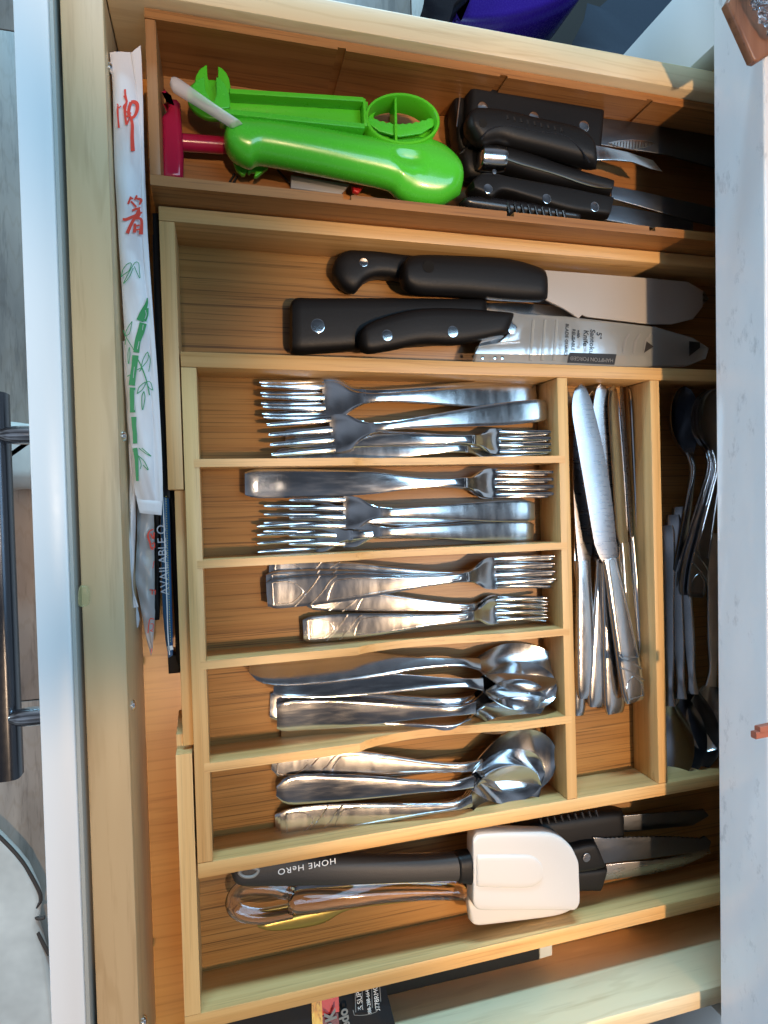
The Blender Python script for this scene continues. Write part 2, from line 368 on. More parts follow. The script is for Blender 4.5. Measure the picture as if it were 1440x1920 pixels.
v,f = prism(ct,.085,.126,.0015,3); top = obj('countertop',v,f,marb); tag(top,'white marble worktop with grey veins along the right edge','countertop')
# ---------------------------------------------------------------- drawer
dr = thing('drawer', 'open wooden kitchen drawer with a glossy white front holding all the cutlery', 'drawer', (.15,-.04,-.02))
box('drawer_bottom', -.0525,.85,-.3617,.2875,-.009,0,mapF,dr,0)
box('front_board', -.0745,-.0525,-.3755,.3042,-.012,.0725,mapY,dr,.0012)
box('side_board', -.0523,.85,.2877,.3045,-.012,.072,mapX,dr,.0015)
box('side_board', -.0523,.85,-.3752,-.3618,-.012,.072,mapX,dr,.0015)
dp = box('drawer_front', -.0958,-.0790,-.44,.37,-.11,.078,whitep,dr,.0012)
box('edge_band', -.0788,-.0768,-.44,.37,-.11,.0765,edgeb,dr,.0003)
h = MB()
v,f = loft([sect(Vector((-.1352,y,.006)),Vector((1,0,0)),Vector((0,0,1)),.0095,.0085,16,4) for y in np.linspace(.075,-.166,12)]); h.add(v,f)
hb = h.build('handle', handm, dr)
for y in (.0478,-.1265):
    v,f = tube([Vector((x,y,.0165)) for x in np.linspace(-.1285,-.0955,9)], [.0030,.0050,.0056]+[.0058]*6, 16); obj('handle_post',v,f,chrome,hb)
for (x,y,r) in ((206,128,9),(238,1323,7),(271,1914,11),(222,818,7)):
    q = P(x,y,.060)
    rings = []
    for rr,dx in ((.0032,0),(.0032,.0008),(.0022,.0019),(.0003,.0023)): rings.append([Vector((-.0524+dx,q.y+math.cos(2*math.pi*k/14)*rr,.060+math.sin(2*math.pi*k/14)*rr)) for k in range(14)])
    v,f = loft(rings); obj('screw',v,f,chrome,dr)
gum = plate('resin_drip',[(147,1103),(156,1098),(166,1104),(167,1130),(160,1138),(146,1135)],.0788,.0035,oldgum,dr,.0012,smooth=20)
# ---------------------------------------------------------------- bamboo organizer
org = thing('drawer_organizer', 'light bamboo expandable cutlery tray with eight compartments', 'cutlery tray', (.15,-.07,.0))
ZI,ZO,XR = .0415,.0403,.60
def wx(name,x0,x1,y0,y1,z0,z1,m=bamX,par=org): return box(name,x0,x1,y0,y1,z0,z1,m,par,.0005)
wx('base_board',-.0195,XR-.002,-.2315,.0960,.0085,.0118,bamF)
wx('wall',-.0200,XR,.0872,.0966,.0085,ZI)
wx('wall',-.0200,XR,-.2320,-.2225,.0085,ZI)
wx('wall',-.0200,-.0108,-.2223,.0870,.0085,ZI,bamY)
wx('wall',.2402,.2486,-.2223,.0870,.0119,ZI,bamY)
wx('wall',.3195,.3275,-.2223,.0870,.0119,ZI,bamY)
def divider(y0,y1,dip):
    xs = [(-.0143,ZI+.0002),(.1085-.0,ZI+.0002)] ; a,b = .0860,.1990
    prof = [(-.0142,ZI+.0002),(a,ZI+.0002)]
    for i in range(1,24):
        t = i/24; prof.append((a+(b-a)*t, ZI+.0002-dip*(math.sin(math.pi*t**.72)**.9)))
    prof += [(b,ZI+.0002),(.2452,ZI+.0002),(.2452,.0119),(-.0142,.0119)]
    n = len(prof); V = [Vector((x,y1,z)) for x,z in prof]+[Vector((x,y0,z)) for x,z in prof]
    F = [(i,(i+1)%n,(i+1)%n+n,i+n) for i in range(n)]+[tuple(range(n)),tuple(range(2*n-1,n-1,-1))]
    obj('divider',V,F,bamX,org)
for y0,y1,d in ((.0252,.0302,.0065),(-.0380,-.0330,.0075),(-.1012,-.0960,.0085),(-.1660,-.1603,.0095)): divider(y0,y1,d)
# upper wing
wx('base_board',-.0295,XR-.01,.0968,.1845,.0010,.0045,bamF)
wx('wall',-.0300,XR-.01,.1766,.1854,.0010,ZO)
wx('wall',-.0300,-.0208,.0115,.1764,.0010,ZO,bamY)
# lower wing
wx('base_board',-.0305,XR-.01,-.3275,-.2322,.0010,.0045,bamF)
wx('wall',-.0310,XR-.01,-.3283,-.3178,.0010,ZO)
# lower-left wall with its notched upper end
prof = [(-.3176,ZO),(-.1530,ZO),(-.1530,.0300),(-.1440,.0300),(-.1380,.0010),(-.3176,.0010)]
V = [Vector((-.0212,y,z)) for y,z in prof]+[Vector((-.0308,y,z)) for y,z in prof]; k = len(prof)
obj('wall',V,[(i,(i+1)%k,(i+1)%k+k,i+k) for i in range(k)]+[tuple(range(k)),tuple(range(2*k-1,k-1,-1))],bamY,org)
wx('slide_rail',-.0268,-.0202,-.1505,.0113,.0010,.0335,bamY)
# ---------------------------------------------------------------- reddish box
rb = thing('wooden_box', 'long reddish wooden box of openers and steak knives against the far drawer side', 'box', (.15,.24,.0))
ZB = .0635
def notched(y0,y1,face,xs,dep=.0014,w=.0052):
    pts = [(-.0262,y0),(-.0262,y1)] 
    inn = y0 if face < 0 else y1; out = y1 if face < 0 else y0
    a = [(-.0322,out),(XR-.01,out),(XR-.01,inn)]
    for x in sorted(xs,reverse=True): a += [(x+w/2,inn),(x+w/2,inn-face*dep),(x-w/2,inn-face*dep),(x-w/2,inn)]
    a += [(-.0262 if face<0 else -.0322,inn)] if False else [(-.0322,inn)]
    v,f = prism(a,.0085,ZB,.0,1); return obj('wall',v,f,redX,rb)
gx = [P(641,95,ZB).x, P(945,140,ZB).x, P(1218,190,ZB).x]
notched(.2812,.2868,-1,gx); notched(.1862,.1922,1,[P(651,370,ZB).x,P(957,402,ZB).x,P(1223,428,ZB).x],.003)
box('wall',-.0322,-.0262,.1924,.2810,.0085,ZB-.0002,redY,rb,.0006)
box('base_board',-.0260,XR-.012,.1924,.2810,.0120,.0160,redX,rb,0)
voidm = mat('dark_opening', (.001,.001,.001,1), .9)
# ---------------------------------------------------------------- cutlery
class Frame:
    def __init__(s, A, B, roll=0):
        s.A = Vector(A); d = Vector(B)-s.A; s.L = d.length; s.X = d/s.L; s.Y = Vector((0,0,1)).cross(s.X).normalized(); s.Z = s.X.cross(s.Y)
        if roll:
            q = Matrix.Rotation(roll,3,s.X); s.Y = q @ s.Y; s.Z = q @ s.Z
    def __call__(s, x, y, z): return s.A+s.X*x+s.Y*y+s.Z*z
def handle_mesh(fr, s0, s1, hw, zz, ht, n=36, ring=14, e=5.0, off=None, L=None):
    L = L or fr.L; rings = []
    for i in range(n):
        t = i/(n-1); s = s0+(s1-s0)*t
        dz = (zz(s+.002)-zz(s-.002))/(.004*L); up = (fr.Z-fr.X*dz).normalized()
        k = 1.0
        if i == 0: k = .80
        if i == 1: k = .95
        rings.append(sect(fr(s*L,(off(s) if off else 0),zz(s)), fr.Y, up, hw(s)*k, ht(s)*(.55 if i == 0 else 1), ring, e))
    return loft(rings)
def relief(fr, hw, zz, ht, L, paths, r=.00055):
    mb = MB()
    for p in paths:
        q = cr(p, 26); pts = [fr(s*L, y*hw(s), zz(s)+ht(s)*.97) for s,y in q]; v,f = tube(pts, r, 6); mb.add(v,f)
    return mb
PATTERN = [[(.02,-.72),(.02,0),(.02,.72)],[(.02,.72),(.06,.72),(.095,.45),(.115,0),(.10,-.4),(.075,-.72)],[(.02,-.72),(.075,-.72)],
           [(.085,-.95),(.125,-.2),(.155,.5),(.17,.95)],[(.135,-.95),(.175,-.2),(.20,.5),(.225,.92)],
           [(.19,-.75),(.205,.1),(.235,.62),(.35,.66),(.60,.45),(.635,0),(.60,-.45),(.40,-.66),(.25,-.72),(.19,-.75)]]
FL = keys({0:.0008,.12:.002,.32:.008,.52:.0125,.64:.0125,.72:.007,.79:.0026,.88:.0032,1.0:.0095})
def fork(A, B, H=.0125, E=.0095, Nk=.0030, m=satin, e=5.0, label='', cat='fork', group=None, roll=0, pattern=False, arch=1.0, flat=.30):
    A = Vector(A); B = Vector(B); t = thing('fork', label, 'fork', A, group); fr = Frame(A,B,roll); L = fr.L
    zz = lambda s: FL(s)*arch*L/.2
    hw = keys({0:E*.97,.04:E,.16:E*.98,flat:E*.80,.5:Nk*1.35,.61:Nk,.66:Nk*1.25,.70:H*.50,.735:H*.88,.76:H*.99,.80:H})
    ht = keys({0:.0011,.5:.0015,.62:.0018,.70:.0011,.8:.0008})
    v,f = handle_mesh(fr,0,.665,hw,zz,ht,34,14,e); hd = obj('handle',v,f,m,t,50)
    if pattern: relief(fr,hw,zz,ht,L,PATTERN).build('engraving',m,hd,0)
    dish = lambda s,y: -.0022*max(0,math.sin(math.pi*min(1,max(0,(s-.67)/.22))))*(1-min(1,(y/H)**2))
    rings = []
    for i in range(20):                                    # head
        s = .66+.135*i/19; w = hw(s); h = ht(s); up = [];dn = []
        for j in range(13):
            y = w*(-1+2*j/12); up.append(fr(s*L,y,zz(s)+dish(s,y)+h*(1 if 0<j<12 else .3))); dn.append(fr(s*L,y,zz(s)+dish(s,y)-h*(1 if 0<j<12 else .3)))
        rings.append(up+dn[::-1])
    v,f = loft(rings); obj('head',v,f,m,t,50)
    for k in (-1.5,-.5,.5,1.5):
        rg = []
        for i in range(16):
            u = i/15; s = .788+.212*u; c = k*H*.535*(1-.05*u); w = H*.195*(1-.45*u) if i < 15 else H*.05
            rg.append(sect(fr(s*L,c,zz(s)+dish(.79,c)*(1-u)), fr.Y, fr.Z, w, .0011*(1-.35*u), 8, 3.5))
        v,f = loft(rg); obj('tine',v,f,m,t,50)
    return t
SL = keys({0:.0010,.12:.002,.32:.008,.52:.0145,.63:.0170,.70:.0140,.78:.0112,1.0:.0105})
def spoon(A, B, Wb=.0215, E=.010, Nk=.0032, m=satin, e=4.0, label='', group=None, roll=0, pattern=False, depth=.0085, arch=1.0, rounded=False, cat='spoon', down=False, stack=0):
    A = Vector(A); B = Vector(B); t = thing('spoon', label, cat, A, group); fr = Frame(A,B,roll); L = fr.L
    sg = -1 if down else 1
    zz = lambda s: sg*SL(s)*arch*L/.2
    hw = keys({0:E*(.45 if rounded else .96),.02:E*(.80 if rounded else 1),.06:E,.16:E*.98,.32:E*.78,.5:Nk*1.4,.62:Nk,.68:Nk*1.3,.72:Nk*1.6})
    ht = keys({0:.0011,.5:.0015,.62:.0019,.72:.0012})
    v,f = handle_mesh(fr,0,.70,hw,zz,ht,34,14,e); hd = obj('handle',v,f,m,t,50)
    if pattern: relief(fr,hw,zz,ht,L,PATTERN).build('engraving',m,hd,0)
    V = []; F = []; nu,nv = 26,18; s0 = .665
    def wid(u): return Wb*max(.04, math.sin(math.pi/2*min(1,u/.56))**.9 if u < .56 else math.sqrt(max(0,1-((u-.56)/.44)**2.3)))
    for side in (1,-1):
        for i in range(nu+1):
            u = i/nu; w = max(wid(u), Nk*.9*(1-u)); s = s0+(1-s0)*u
            for j in range(nv+1):
                y = -1+2*j/nv; rim = zz(s); d = depth*(1-abs(y)**2.2)*math.sin(math.pi*min(1,max(0,u**.9)))**.7
                V.append(fr(s*L, w*y, rim-sg*d+(.0006 if side > 0 else -.0006)))
    M_ = (nu+1)*(nv+1)
    for i in range(nu):
        for j in range(nv):
            a = i*(nv+1)+j; F.append((a,a+1,a+nv+2,a+nv+1)); F.append((M_+a,M_+a+nv+1,M_+a+nv+2,M_+a+1))
    for i in range(nu):
        for j in (0,nv):
            a = i*(nv+1)+j; F.append((a,a+nv+1,M_+a+nv+1,M_+a))
    for j in range(nv):
        for i in (0,nu):
            a = i*(nv+1)+j; F.append((a,a+1,M_+a+1,M_+a))
    obj('bowl',V,F,m,t,60); return t
def knife(A, B, Wb=.0105, E=.0085, m=satin, mb=satin, label='', group=None, roll=0, pattern=False, side=1, serr=False, hl=.46, e=3.5, ht0=.0028):
    A = Vector(A); B = Vector(B); t = thing('table_knife', label, 'knife', A, group); fr = Frame(A,B,roll); L = fr.L
    zz = lambda s: .004+.0008*s
    hw = keys({0:E*.95,.03:E,.12:E,.3:E*.84,hl-.05:E*.70,hl:E*.72})
    ht = keys({0:ht0*.8,.1:ht0,.3:ht0*.95,hl:ht0*.7})
    v,f = handle_mesh(fr,0,hl,hw,zz,ht,30,16,e); hd = obj('handle',v,f,m,t,50)
    if pattern: relief(fr,hw,zz,ht,L,[[(s*.72,y) for s,y in p] for p in PATTERN]).build('engraving',m,hd,0)
    rg = []; n = 60
    for i in range(n):
        u = i/(n-1); s = hl-.01+(1-hl+.01)*u
        wa = Wb*(.52+.48*min(1,u/.12)**.5)*(1 if u < .8 else max(.03,math.sqrt(max(0,1-((u-.8)/.2)**2))))
        wc = Wb*(.52+.62*math.sin(math.pi*min(1,u*1.05)**1.0)*.55)*(1 if u < .86 else max(.03,math.sqrt(max(0,1-((u-.86)/.14)**2))))
        if serr and .25 < u < .88: wa -= .0005*(i%2)
        yc = side*(wa-wc)/2; w = (wa+wc)/2
        c = fr(s*L,yc,zz(s)); rg.append(sect(c,fr.Y,fr.Z,w,.0011,8,2.2))
    v,f = loft(rg); obj('blade',v,f,mb,t,50); return t
G1 = 'cutlery sorted into the bamboo compartments'
f_ = 'forks in the farthest fork compartment'
fork(P(1004,735,.014),P(487,751,.016),.0136,.0092,label='long dinner fork lying lowest in the farthest fork compartment, tines to the left',group=f_,m=steel)
fork(P(999,744,.018),P(490,757,.020),.0136,.0092,label='long dinner fork nested over its twin in the farthest fork compartment, tines to the left',group=f_,m=satin)
fork(P(600,846,.013),P(1022,832,.014),.0092,.0070,label='small fork underneath at the right of the farthest fork compartment, half hidden, tines right',group=f_)
fork(P(520,862,.0135),P(1018,834,.018),.0092,.0080,label='small fork stacked between two others, handle running along the first divider',group=f_)
fork(P(535,822,.016),P(1031,830,.022),.0093,.0072,label='small shiny fork with tines right, on top beside the first divider',group=f_,m=steel)
fork(P(1024,768,.026),P(503,828,.024),.0128,.0086,label='wide dinner fork lying aslant on top of the farthest fork pile, tines left',group=f_,m=satin,e=3.5)
f_ = 'forks in the second fork compartment'
fork(P(470,902,.014),P(1024,911,.015),.0106,.0095,label='fork almost hidden below the long square handled fork, tines right',group=f_,e=8)
t = fork(P(459,907,.022),P(1036,906,.023),.0106,.0098,m=steel,label='long fork with broad square handle lying across the second fork compartment, tines right',group=f_,e=9,flat=.36)
fork(P(960,978,.013),P(493,972,.013),.0112,.0074,label='lowest fork under the left facing pile, in the second fork compartment',group=f_,m=steel)
fork(P(955,988,.0135),P(481,1010,.0145),.0112,.0074,label='fork whose tines reach farthest left beside the second divider',group=f_,m=steel)
fork(P(999,997,.017),P(539,995,.020),.0112,.0080,label='left facing fork nearest the second divider, partly under its neighbour',group=f_,m=satin)
fork(P(1001,958,.022),P(539,962,.026),.0112,.0080,label='left facing fork on top in the second compartment, pink glint on its handle',group=f_,m=satin)
f_ = 'patterned forks in the third fork compartment'
fork(P(504,1074,.014),P(1027,1076,.016),.0112,.0100,label='patterned fork whose handle end tucks under the second divider, tines right',group=f_,pattern=True)
fork(P(499,1098,.018),P(1026,1067,.020),.0112,.0100,label='patterned fork sandwiched in the pile of three, tines right',group=f_,pattern=True)
fork(P(500,1114,.023),P(1027,1062,.025),.0112,.0104,label='patterned fork on top of the pile of three with its left end uncovered',group=f_,pattern=True)
fork(P(577,1120,.014),P(1014,1143,.014),.0096,.0086,label='short patterned fork lying under the crossing handles near the third divider',group=f_,pattern=True)
fork(P(568,1181,.018),P(1015,1136,.019),.0096,.0092,label='short patterned fork closest to the third divider, handle tip free',group=f_,pattern=True)
s_ = 'spoons in the first spoon compartment'
spoon(P(467,1250,.020),P(1036,1262,.015),.0185,.0125,label='big serving spoon lying on its side under the third divider',group=s_,roll=-.55,m=satin,rounded=True,depth=.0075)
spoon(P(513,1278,.022),P(1030,1290,.020),.0175,.0105,label='tablespoon tipped on its edge, upper one of the pair beside the serving spoon',group=s_,roll=-.38,m=steel,e=6)
spoon(P(506,1322,.013),P(1014,1300,.013),.0170,.0105,label='tablespoon at the bottom of the pile with its square handle end farthest left',group=s_,roll=-.1,m=steel,e=6)
spoon(P(519,1343,.0215),P(1012,1302,.021),.0170,.0108,label='tablespoon with broad flat blue reflecting handle on top of the pile',group=s_,roll=.05,m=steel,e=7)
spoon(P(527,1371,.0150),P(1000,1318,.018),.0160,.0080,label='tablespoon nearest the fourth divider, handle turned half on edge',group=s_,roll=.35,m=steel,e=6)
s_ = 'spoons in the second spoon compartment'
spoon(P(509,1430,.014),P(1030,1415,.014),.0245,.0112,label='wide soup spoon with patterned handle just below the fourth divider',group=s_,pattern=True,rounded=True,m=satin)
spoon(P(518,1482,.020),P(1008,1438,.020),.0200,.0100,label='round ended plain spoon on top in the middle of the lowest spoon compartment',group=s_,rounded=True,m=steel)
for i,(dx,dz,lab) in enumerate(((0,0,'patterned teaspoon at the bottom of the stack of three in the lowest spoon compartment'),(5,.0035,'patterned teaspoon in the middle of the stack of three in the lowest spoon compartment'),(10,.007,'patterned teaspoon on top of the stack of three nearest the tray edge'))):
    spoon(P(516+dx,1547-i,.0135+dz),P(992+dx,1462,.0135+dz),.0190,.0102,label=lab,group=s_,pattern=True,m=satin if i == 2 else steel)
k_ = 'table knives in the tall compartment'
knife(P(1094,1306,.015),P(1080,748,.015),.0092,.0086,label='thick handled table knife against the left wall of the knife compartment',group=k_,serr=True,side=-1,mb=dullst)
knife(P(1080,1338,.012),P(1092,800,.012),.0080,.0050,label='knife whose thin handle end peeks out at the lower left corner of the knife pile',group=k_)
knife(P(1112,1322,.016),P(1136,728,.015),.0095,.0080,label='table knife with rounded blade tip in the middle of the pile',group=k_,m=satin,mb=dullst)
knife(P(1147,1334,.019),P(1118,722,.020),.0125,.0092,label='serrated table knife whose handle reaches lowest in the knife compartment',group=k_,serr=True,side=-1,mb=dullst)
knife(P(1192,1240,.015),P(1153,726,.017),.0085,.0060,label='dark bladed knife standing on its edge near the right of the knife pile',group=k_,roll=.75,mb=dullst,ht0=.0035)
knife(P(1195,1285,.013),P(1168,726,.014),.0075,.0055,label='knife standing on its edge farthest right, showing a thin bright back',group=k_,roll=1.05,ht0=.0040)
knife(P(1138,1318,.011),P(1104,735,.012),.0100,.0080,label='table knife at the very bottom of the pile, mostly hidden by the diagonal one',group=k_,mb=satin)
knife(P(1178,1262,.021),P(1140,724,.022),.0095,.0070,label='plain table knife resting against the edge standing pair, right half of the pile',group=k_,roll=.35,mb=satin)
knife(P(1184,1312,.028),P(1082,722,.029),.0125,.0100,label='patterned table knife lying diagonally on top of all the other knives',group=k_,pattern=True,side=1,mb=dullst)
r_g = 'spoons in the shadowed compartment under the worktop'
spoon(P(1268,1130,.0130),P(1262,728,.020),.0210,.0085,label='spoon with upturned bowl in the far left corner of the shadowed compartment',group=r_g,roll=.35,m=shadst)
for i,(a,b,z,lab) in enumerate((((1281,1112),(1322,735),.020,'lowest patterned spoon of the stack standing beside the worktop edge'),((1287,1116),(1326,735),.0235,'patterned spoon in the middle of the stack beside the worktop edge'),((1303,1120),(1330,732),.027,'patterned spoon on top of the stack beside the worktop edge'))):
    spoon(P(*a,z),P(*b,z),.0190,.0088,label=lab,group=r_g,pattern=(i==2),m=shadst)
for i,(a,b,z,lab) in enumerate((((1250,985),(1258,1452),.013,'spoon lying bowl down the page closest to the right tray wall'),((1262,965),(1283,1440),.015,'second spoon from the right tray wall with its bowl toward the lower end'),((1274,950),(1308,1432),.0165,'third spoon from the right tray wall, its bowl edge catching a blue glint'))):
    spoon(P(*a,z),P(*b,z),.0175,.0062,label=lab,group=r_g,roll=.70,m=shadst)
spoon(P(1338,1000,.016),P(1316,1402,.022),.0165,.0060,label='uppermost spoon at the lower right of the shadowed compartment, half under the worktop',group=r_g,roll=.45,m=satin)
# ---------------------------------------------------------------- kitchen knives in the upper wing
t = thing('chef_knife','chef knife with curved black handle lying farthest back in the upper wing','knife',P(660,520,.005),'kitchen knives in the upper wing')
loft_px('handle',[(622,505),(632,484),(655,472),(700,474),(760,482),(900,492),(1000,505)],[(622,515),(640,540),(664,550),(684,530),(720,522),(800,538),(1000,560)],.014,.0085,blackp,t,50,3.2)
rivet(682,492,.0226,8,chrome,t)
plate('blade',[(1000,512),(1230,520),(1320,545),(1330,560),(1290,600),(1010,568)],.012,.0015,dullst,t)
t = thing('chef_knife','broad bladed knife with a hole in its black handle, on top of the chef knife','knife',P(900,520,.02),'kitchen knives in the upper wing')
loft_px('handle',[(750,515),(757,492),(780,481),(860,482),(950,488),(1010,506),(1022,520)],[(750,525),(762,542),(790,552),(870,556),(950,563),(1010,565),(1026,560)],.026,.0085,blackp,t,50,3.0,taper=.08)
v,f = disc(P(803,500,.0343),.0044,.0006,24); obj('hole',v,f,voidm,t)
plate('blade',[(1006,505),(1100,512),(1200,520),(1290,528),(1318,545),(1318,575),(1300,598),(1260,608),(1220,608),(1100,594),(1092,590),(1085,597),(1060,580),(1024,562)],.0265,.0018,coated,t)
t = thing('cleaver','heavy knife with big rectangular black handle and bronze tinted blade','knife',P(720,610,.005),'kitchen knives in the upper wing')
loft_px('handle',[(543,578),(552,563),(600,563),(760,563),(912,565)],[(543,650),(552,662),(600,661),(760,650),(912,640)],.015,.0095,blackp,t,40,5,taper=.05)
rivet(596,611,.0243,13,chrome,t)
plate('blade',[(912,567),(985,568),(1040,573),(1100,592),(1150,612),(1180,650),(1100,668),(912,660)],.016,.0018,satin,t)
t = thing('santoku_knife','short knife with three rivets in a clear plastic blade guard','knife',P(820,620,.02),'kitchen knives in the upper wing')
loft_px('handle',[(670,632),(684,612),(720,596),(780,582),(860,581),(965,590)],[(672,650),(690,662),(730,657),(790,646),(860,646),(950,628)],.028,.0080,blackp,t,46,4,taper=.07)
for x,y,r in ((726,629,10),(849,622,10)): rivet(x,y,.0358,r,chrome,t)
plate('bolster',[(958,590),(985,588),(978,640),(935,642),(955,622)],.0310,.0050,satin,t,.001)
rivet(961,617,.0314,9,satin,t)
plate('blade',[(945,592),(975,592),(1230,612),(1300,640),(1320,655),(1280,668),(890,664),(900,642)],.0278,.0016,satin,t)
g = plate('blade_guard',[(943,582),(985,588),(1060,592),(1230,612),(1300,632),(1331,652),(1325,672),(1290,686),(1100,690),(887,687),(897,648),(948,640),(968,612)],.0318,.0058,guardm,t,.0015)
for x in (1000,1022,1044): 
    v,f = tube([P(x,600,.0322),P(x-6,676,.0322)],.0012,8); obj('rib',v,f,guardm,g)
for x in (1172,1192,1212):
    v,f = ribbon_px([(x+8,626),(x,640),(x-4,662)],[3,5,3],.0322); obj('slot',v,f,gry_ink,g,0)
v,f = prism([P(1212,640,.0320),P(1225,650,.0320),P(1207,662,.0320)],.0320,.0323,0,1); obj('slot',v,f,blk_ink,g)
v,f = prism([P(1292,640,.0320),P(1312,642,.0320),P(1312,652,.0320),P(1292,668,.0320)],.0320,.0323,0,1); obj('slot',v,f,blk_ink,g)
for x in (905,928,942): rivet(x,671,.0320,3,chrome,g,'dot')
lb = plate('label',[(1068,661),(1156,664),(1152,684),(1064,680)],.0324,.0003,blk_ink,g,0)
ru = math.pi*1.0
text('lettering','HAMPTON FORGE\u00ae',P(1110,673.5,.0328),.0041,math.radians(179),gry_ink,g)
td = -math.pi/2-.09
for s,x,y,sz in (('5"',1123,629,.0060),('Santoku',1110,641,.0058),('Knife',1098,634,.0058),('with',1085,626,.0034),('REUSABLE',1075,637,.0036),('BLADE GUARD',1062,637,.0036)):
    text('lettering',s,P(x,y,.0326),sz,td,blk_ink,g,bold=.00008)
# ---------------------------------------------------------------- lower wing
t = thing('spatula','white silicone headed spatula with black rubber handle lying in the lower wing','spatula',P(760,1640,.01))
hh = loft_px('handle',[(432,1632),(448,1612),(520,1598),(640,1602),(780,1604),(850,1600),(884,1594)],[(434,1640),(452,1655),(520,1657),(640,1655),(780,1650),(850,1648),(884,1655)],.0330,.0075,blackr,t,50,2.6,taper=.05)
v,f = tube(closed_curve([P(448,1634,.0400),P(464,1626,.0402),P(484,1630,.0402),(P(476,1642,.0402)),P(458,1643,.0400)],24)+[P(448,1634,.0400)],.0012,8); obj('hanging_hole',v,f,gry_ink,hh)
lt = text('lettering','HOME HeRO',P(576,1624,.0407),.0055,math.radians(181),wht_ink,hh,sx=1.1,space=1.15)
loft_px('collar',[(852,1600),(868,1597),(884,1594)],[(852,1650),(868,1652),(884,1655)],.0335,.0082,blackp,t,14,3,taper=.2)
loft_px('blade',[(880,1575),(884,1560),(900,1553),(980,1553),(1030,1557),(1062,1578),(1079,1612)],[(880,1680),(886,1694),(905,1700),(990,1700),(1060,1700),(1074,1696),(1081,1680)],.0350,.0062,silic,t,70,8,taper=.04,zmod=lambda v:0)
loft_px('core',[(884,1594),(960,1594),(990,1596),(1006,1608),(1012,1622)],[(884,1655),(960,1658),(990,1656),(1006,1646),(1012,1632)],.0362,.0062,silic,t,40,7,taper=.05)
t = thing('spatula','cream silicone headed spatula with clear plastic handle under the white one','spatula',P(700,1690,.008))
loft_px('blade',[(874,1690),(876,1640),(890,1620),(960,1610),(1040,1600),(1078,1600)],[(878,1722),(888,1729),(905,1730),(960,1724),(1040,1713),(1076,1698)],.0250,.0040,silic,t,60,6,taper=.05)
loft_px('handle',[(540,1668),(575,1658),(640,1658),(720,1656),(800,1655),(876,1654)],[(540,1712),(575,1712),(640,1702),(720,1690),(800,1684),(876,1686)],.0240,.0070,clearp,t,50,2.2,taper=.05)
v,f = tube(cr([P(548,1674,.024),P(500,1664,.024),P(452,1668,.024),P(436,1690,.024),P(447,1710,.024),P(490,1718,.024),P(548,1708,.024)],40),.0048,14); obj('loop',v,f,clearp,t)
t = loft_px('fruit_pick',[(482,1734),(520,1722),(600,1704),(655,1694),(760,1682),(850,1676)],[(483,1738),(520,1744),(600,1732),(655,1704),(760,1690),(850,1680)],.012,.0022,olive,None,40,3,taper=.05)
tag(t,'thin brass coloured cutlery handle peeking out from under the clear handle','cutlery')
t = thing('bread_knife','long black handled serrated knife along the tray wall in the lower wing','knife',P(1050,1540,.005),'knives at the right of the lower wing')
loft_px('handle',[(960,1552),(1000,1535),(1080,1522),(1140,1515),(1165,1515)],[(960,1600),(1000,1600),(1080,1590),(1140,1572),(1165,1566)],.016,.0085,blackp,t,40,4,taper=.06)
for i in range(9): 
    v,f = tube([P(1012+i*13,1534-i*2,.0246),P(1016+i*13,1546-i*2,.0250)],.0011,6); obj('grip_rib',v,f,blackg,t)
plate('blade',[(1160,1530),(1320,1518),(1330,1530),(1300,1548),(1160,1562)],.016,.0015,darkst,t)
t = thing('steak_knife','black handled knife with one rivet and serrated upper edge sticking out from under the spatula','knife',P(1100,1600,.01),'knives at the right of the lower wing')
loft_px('handle',[(1000,1580),(1060,1580),(1090,1574),(1112,1572)],[(1000,1632),(1060,1630),(1100,1626),(1132,1618)],.024,.0075,blackp,t,30,5,taper=.06)
rivet(1100,1608,.0318,7,dullst,t)
E2 = [(1112,1570)]
for i in range(44):
    x = 1132+i*4.2; y = 1571-6*math.sin(math.pi*i/60)+(i*.12); E2.append((x,y+(1.6 if i%2 else 0)))
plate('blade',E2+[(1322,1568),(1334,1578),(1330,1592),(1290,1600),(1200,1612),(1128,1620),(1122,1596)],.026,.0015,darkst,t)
t = thing('steak_knife','black handled knife with hooked heel lying nearest the lower tray wall','knife',P(1090,1650,.01),'knives at the right of the lower wing')
loft_px('handle',[(1000,1628),(1080,1624),(1136,1618)],[(1000,1672),(1080,1664),(1122,1664)],.016,.0075,blackp,t,24,5,taper=.06)
plate('blade',[(1130,1622),(1250,1610),(1330,1590),(1334,1600),(1280,1625),(1220,1640),(1128,1652)],.014,.0015,dullst,t)
plate('flat_blade',[(1000,1660),(1130,1652),(1210,1635),(1206,1643),(1060,1672)],.010,.0012,olive,t) if False else None
dimw = mat('dull_white_ink', srgb(168,172,182), .5)
# ---------------------------------------------------------------- contents of the reddish box
t = thing('bottle_opener','green plastic multi opener with an oval toothed ring, at the back of the box','opener',P(560,215,.018))
ZR = .0560
def ring_wall(cx,cy,rx,ry,rot,zt,zb,th,n=48):
    def pt(k,r,z): 
        a = 2*math.pi*k/n; x = math.cos(a)*(rx-r); y = math.sin(a)*(ry-r); c,s = math.cos(rot),math.sin(rot)
        return P(cx+x*c-y*s, cy+x*s+y*c, ZR)+Vector((0,0,z-ZR))
    prof = [(0,zb),(0,zt-.001),(1.5,zt),(th-1.5,zt),(th,zt-.001),(th+3,zb)]
    V = [pt(k,r,z) for r,z in prof for k in range(n)]; m_ = len(prof); F = []
    for a in range(m_):
        b = (a+1)%m_
        for k in range(n): F.append((a*n+k,a*n+(k+1)%n,b*n+(k+1)%n,b*n+k))
    return V,F
v,f = ring_wall(755,222,71,49,.12,ZR,.040,7); obj('ring',v,f,greend,t,50)
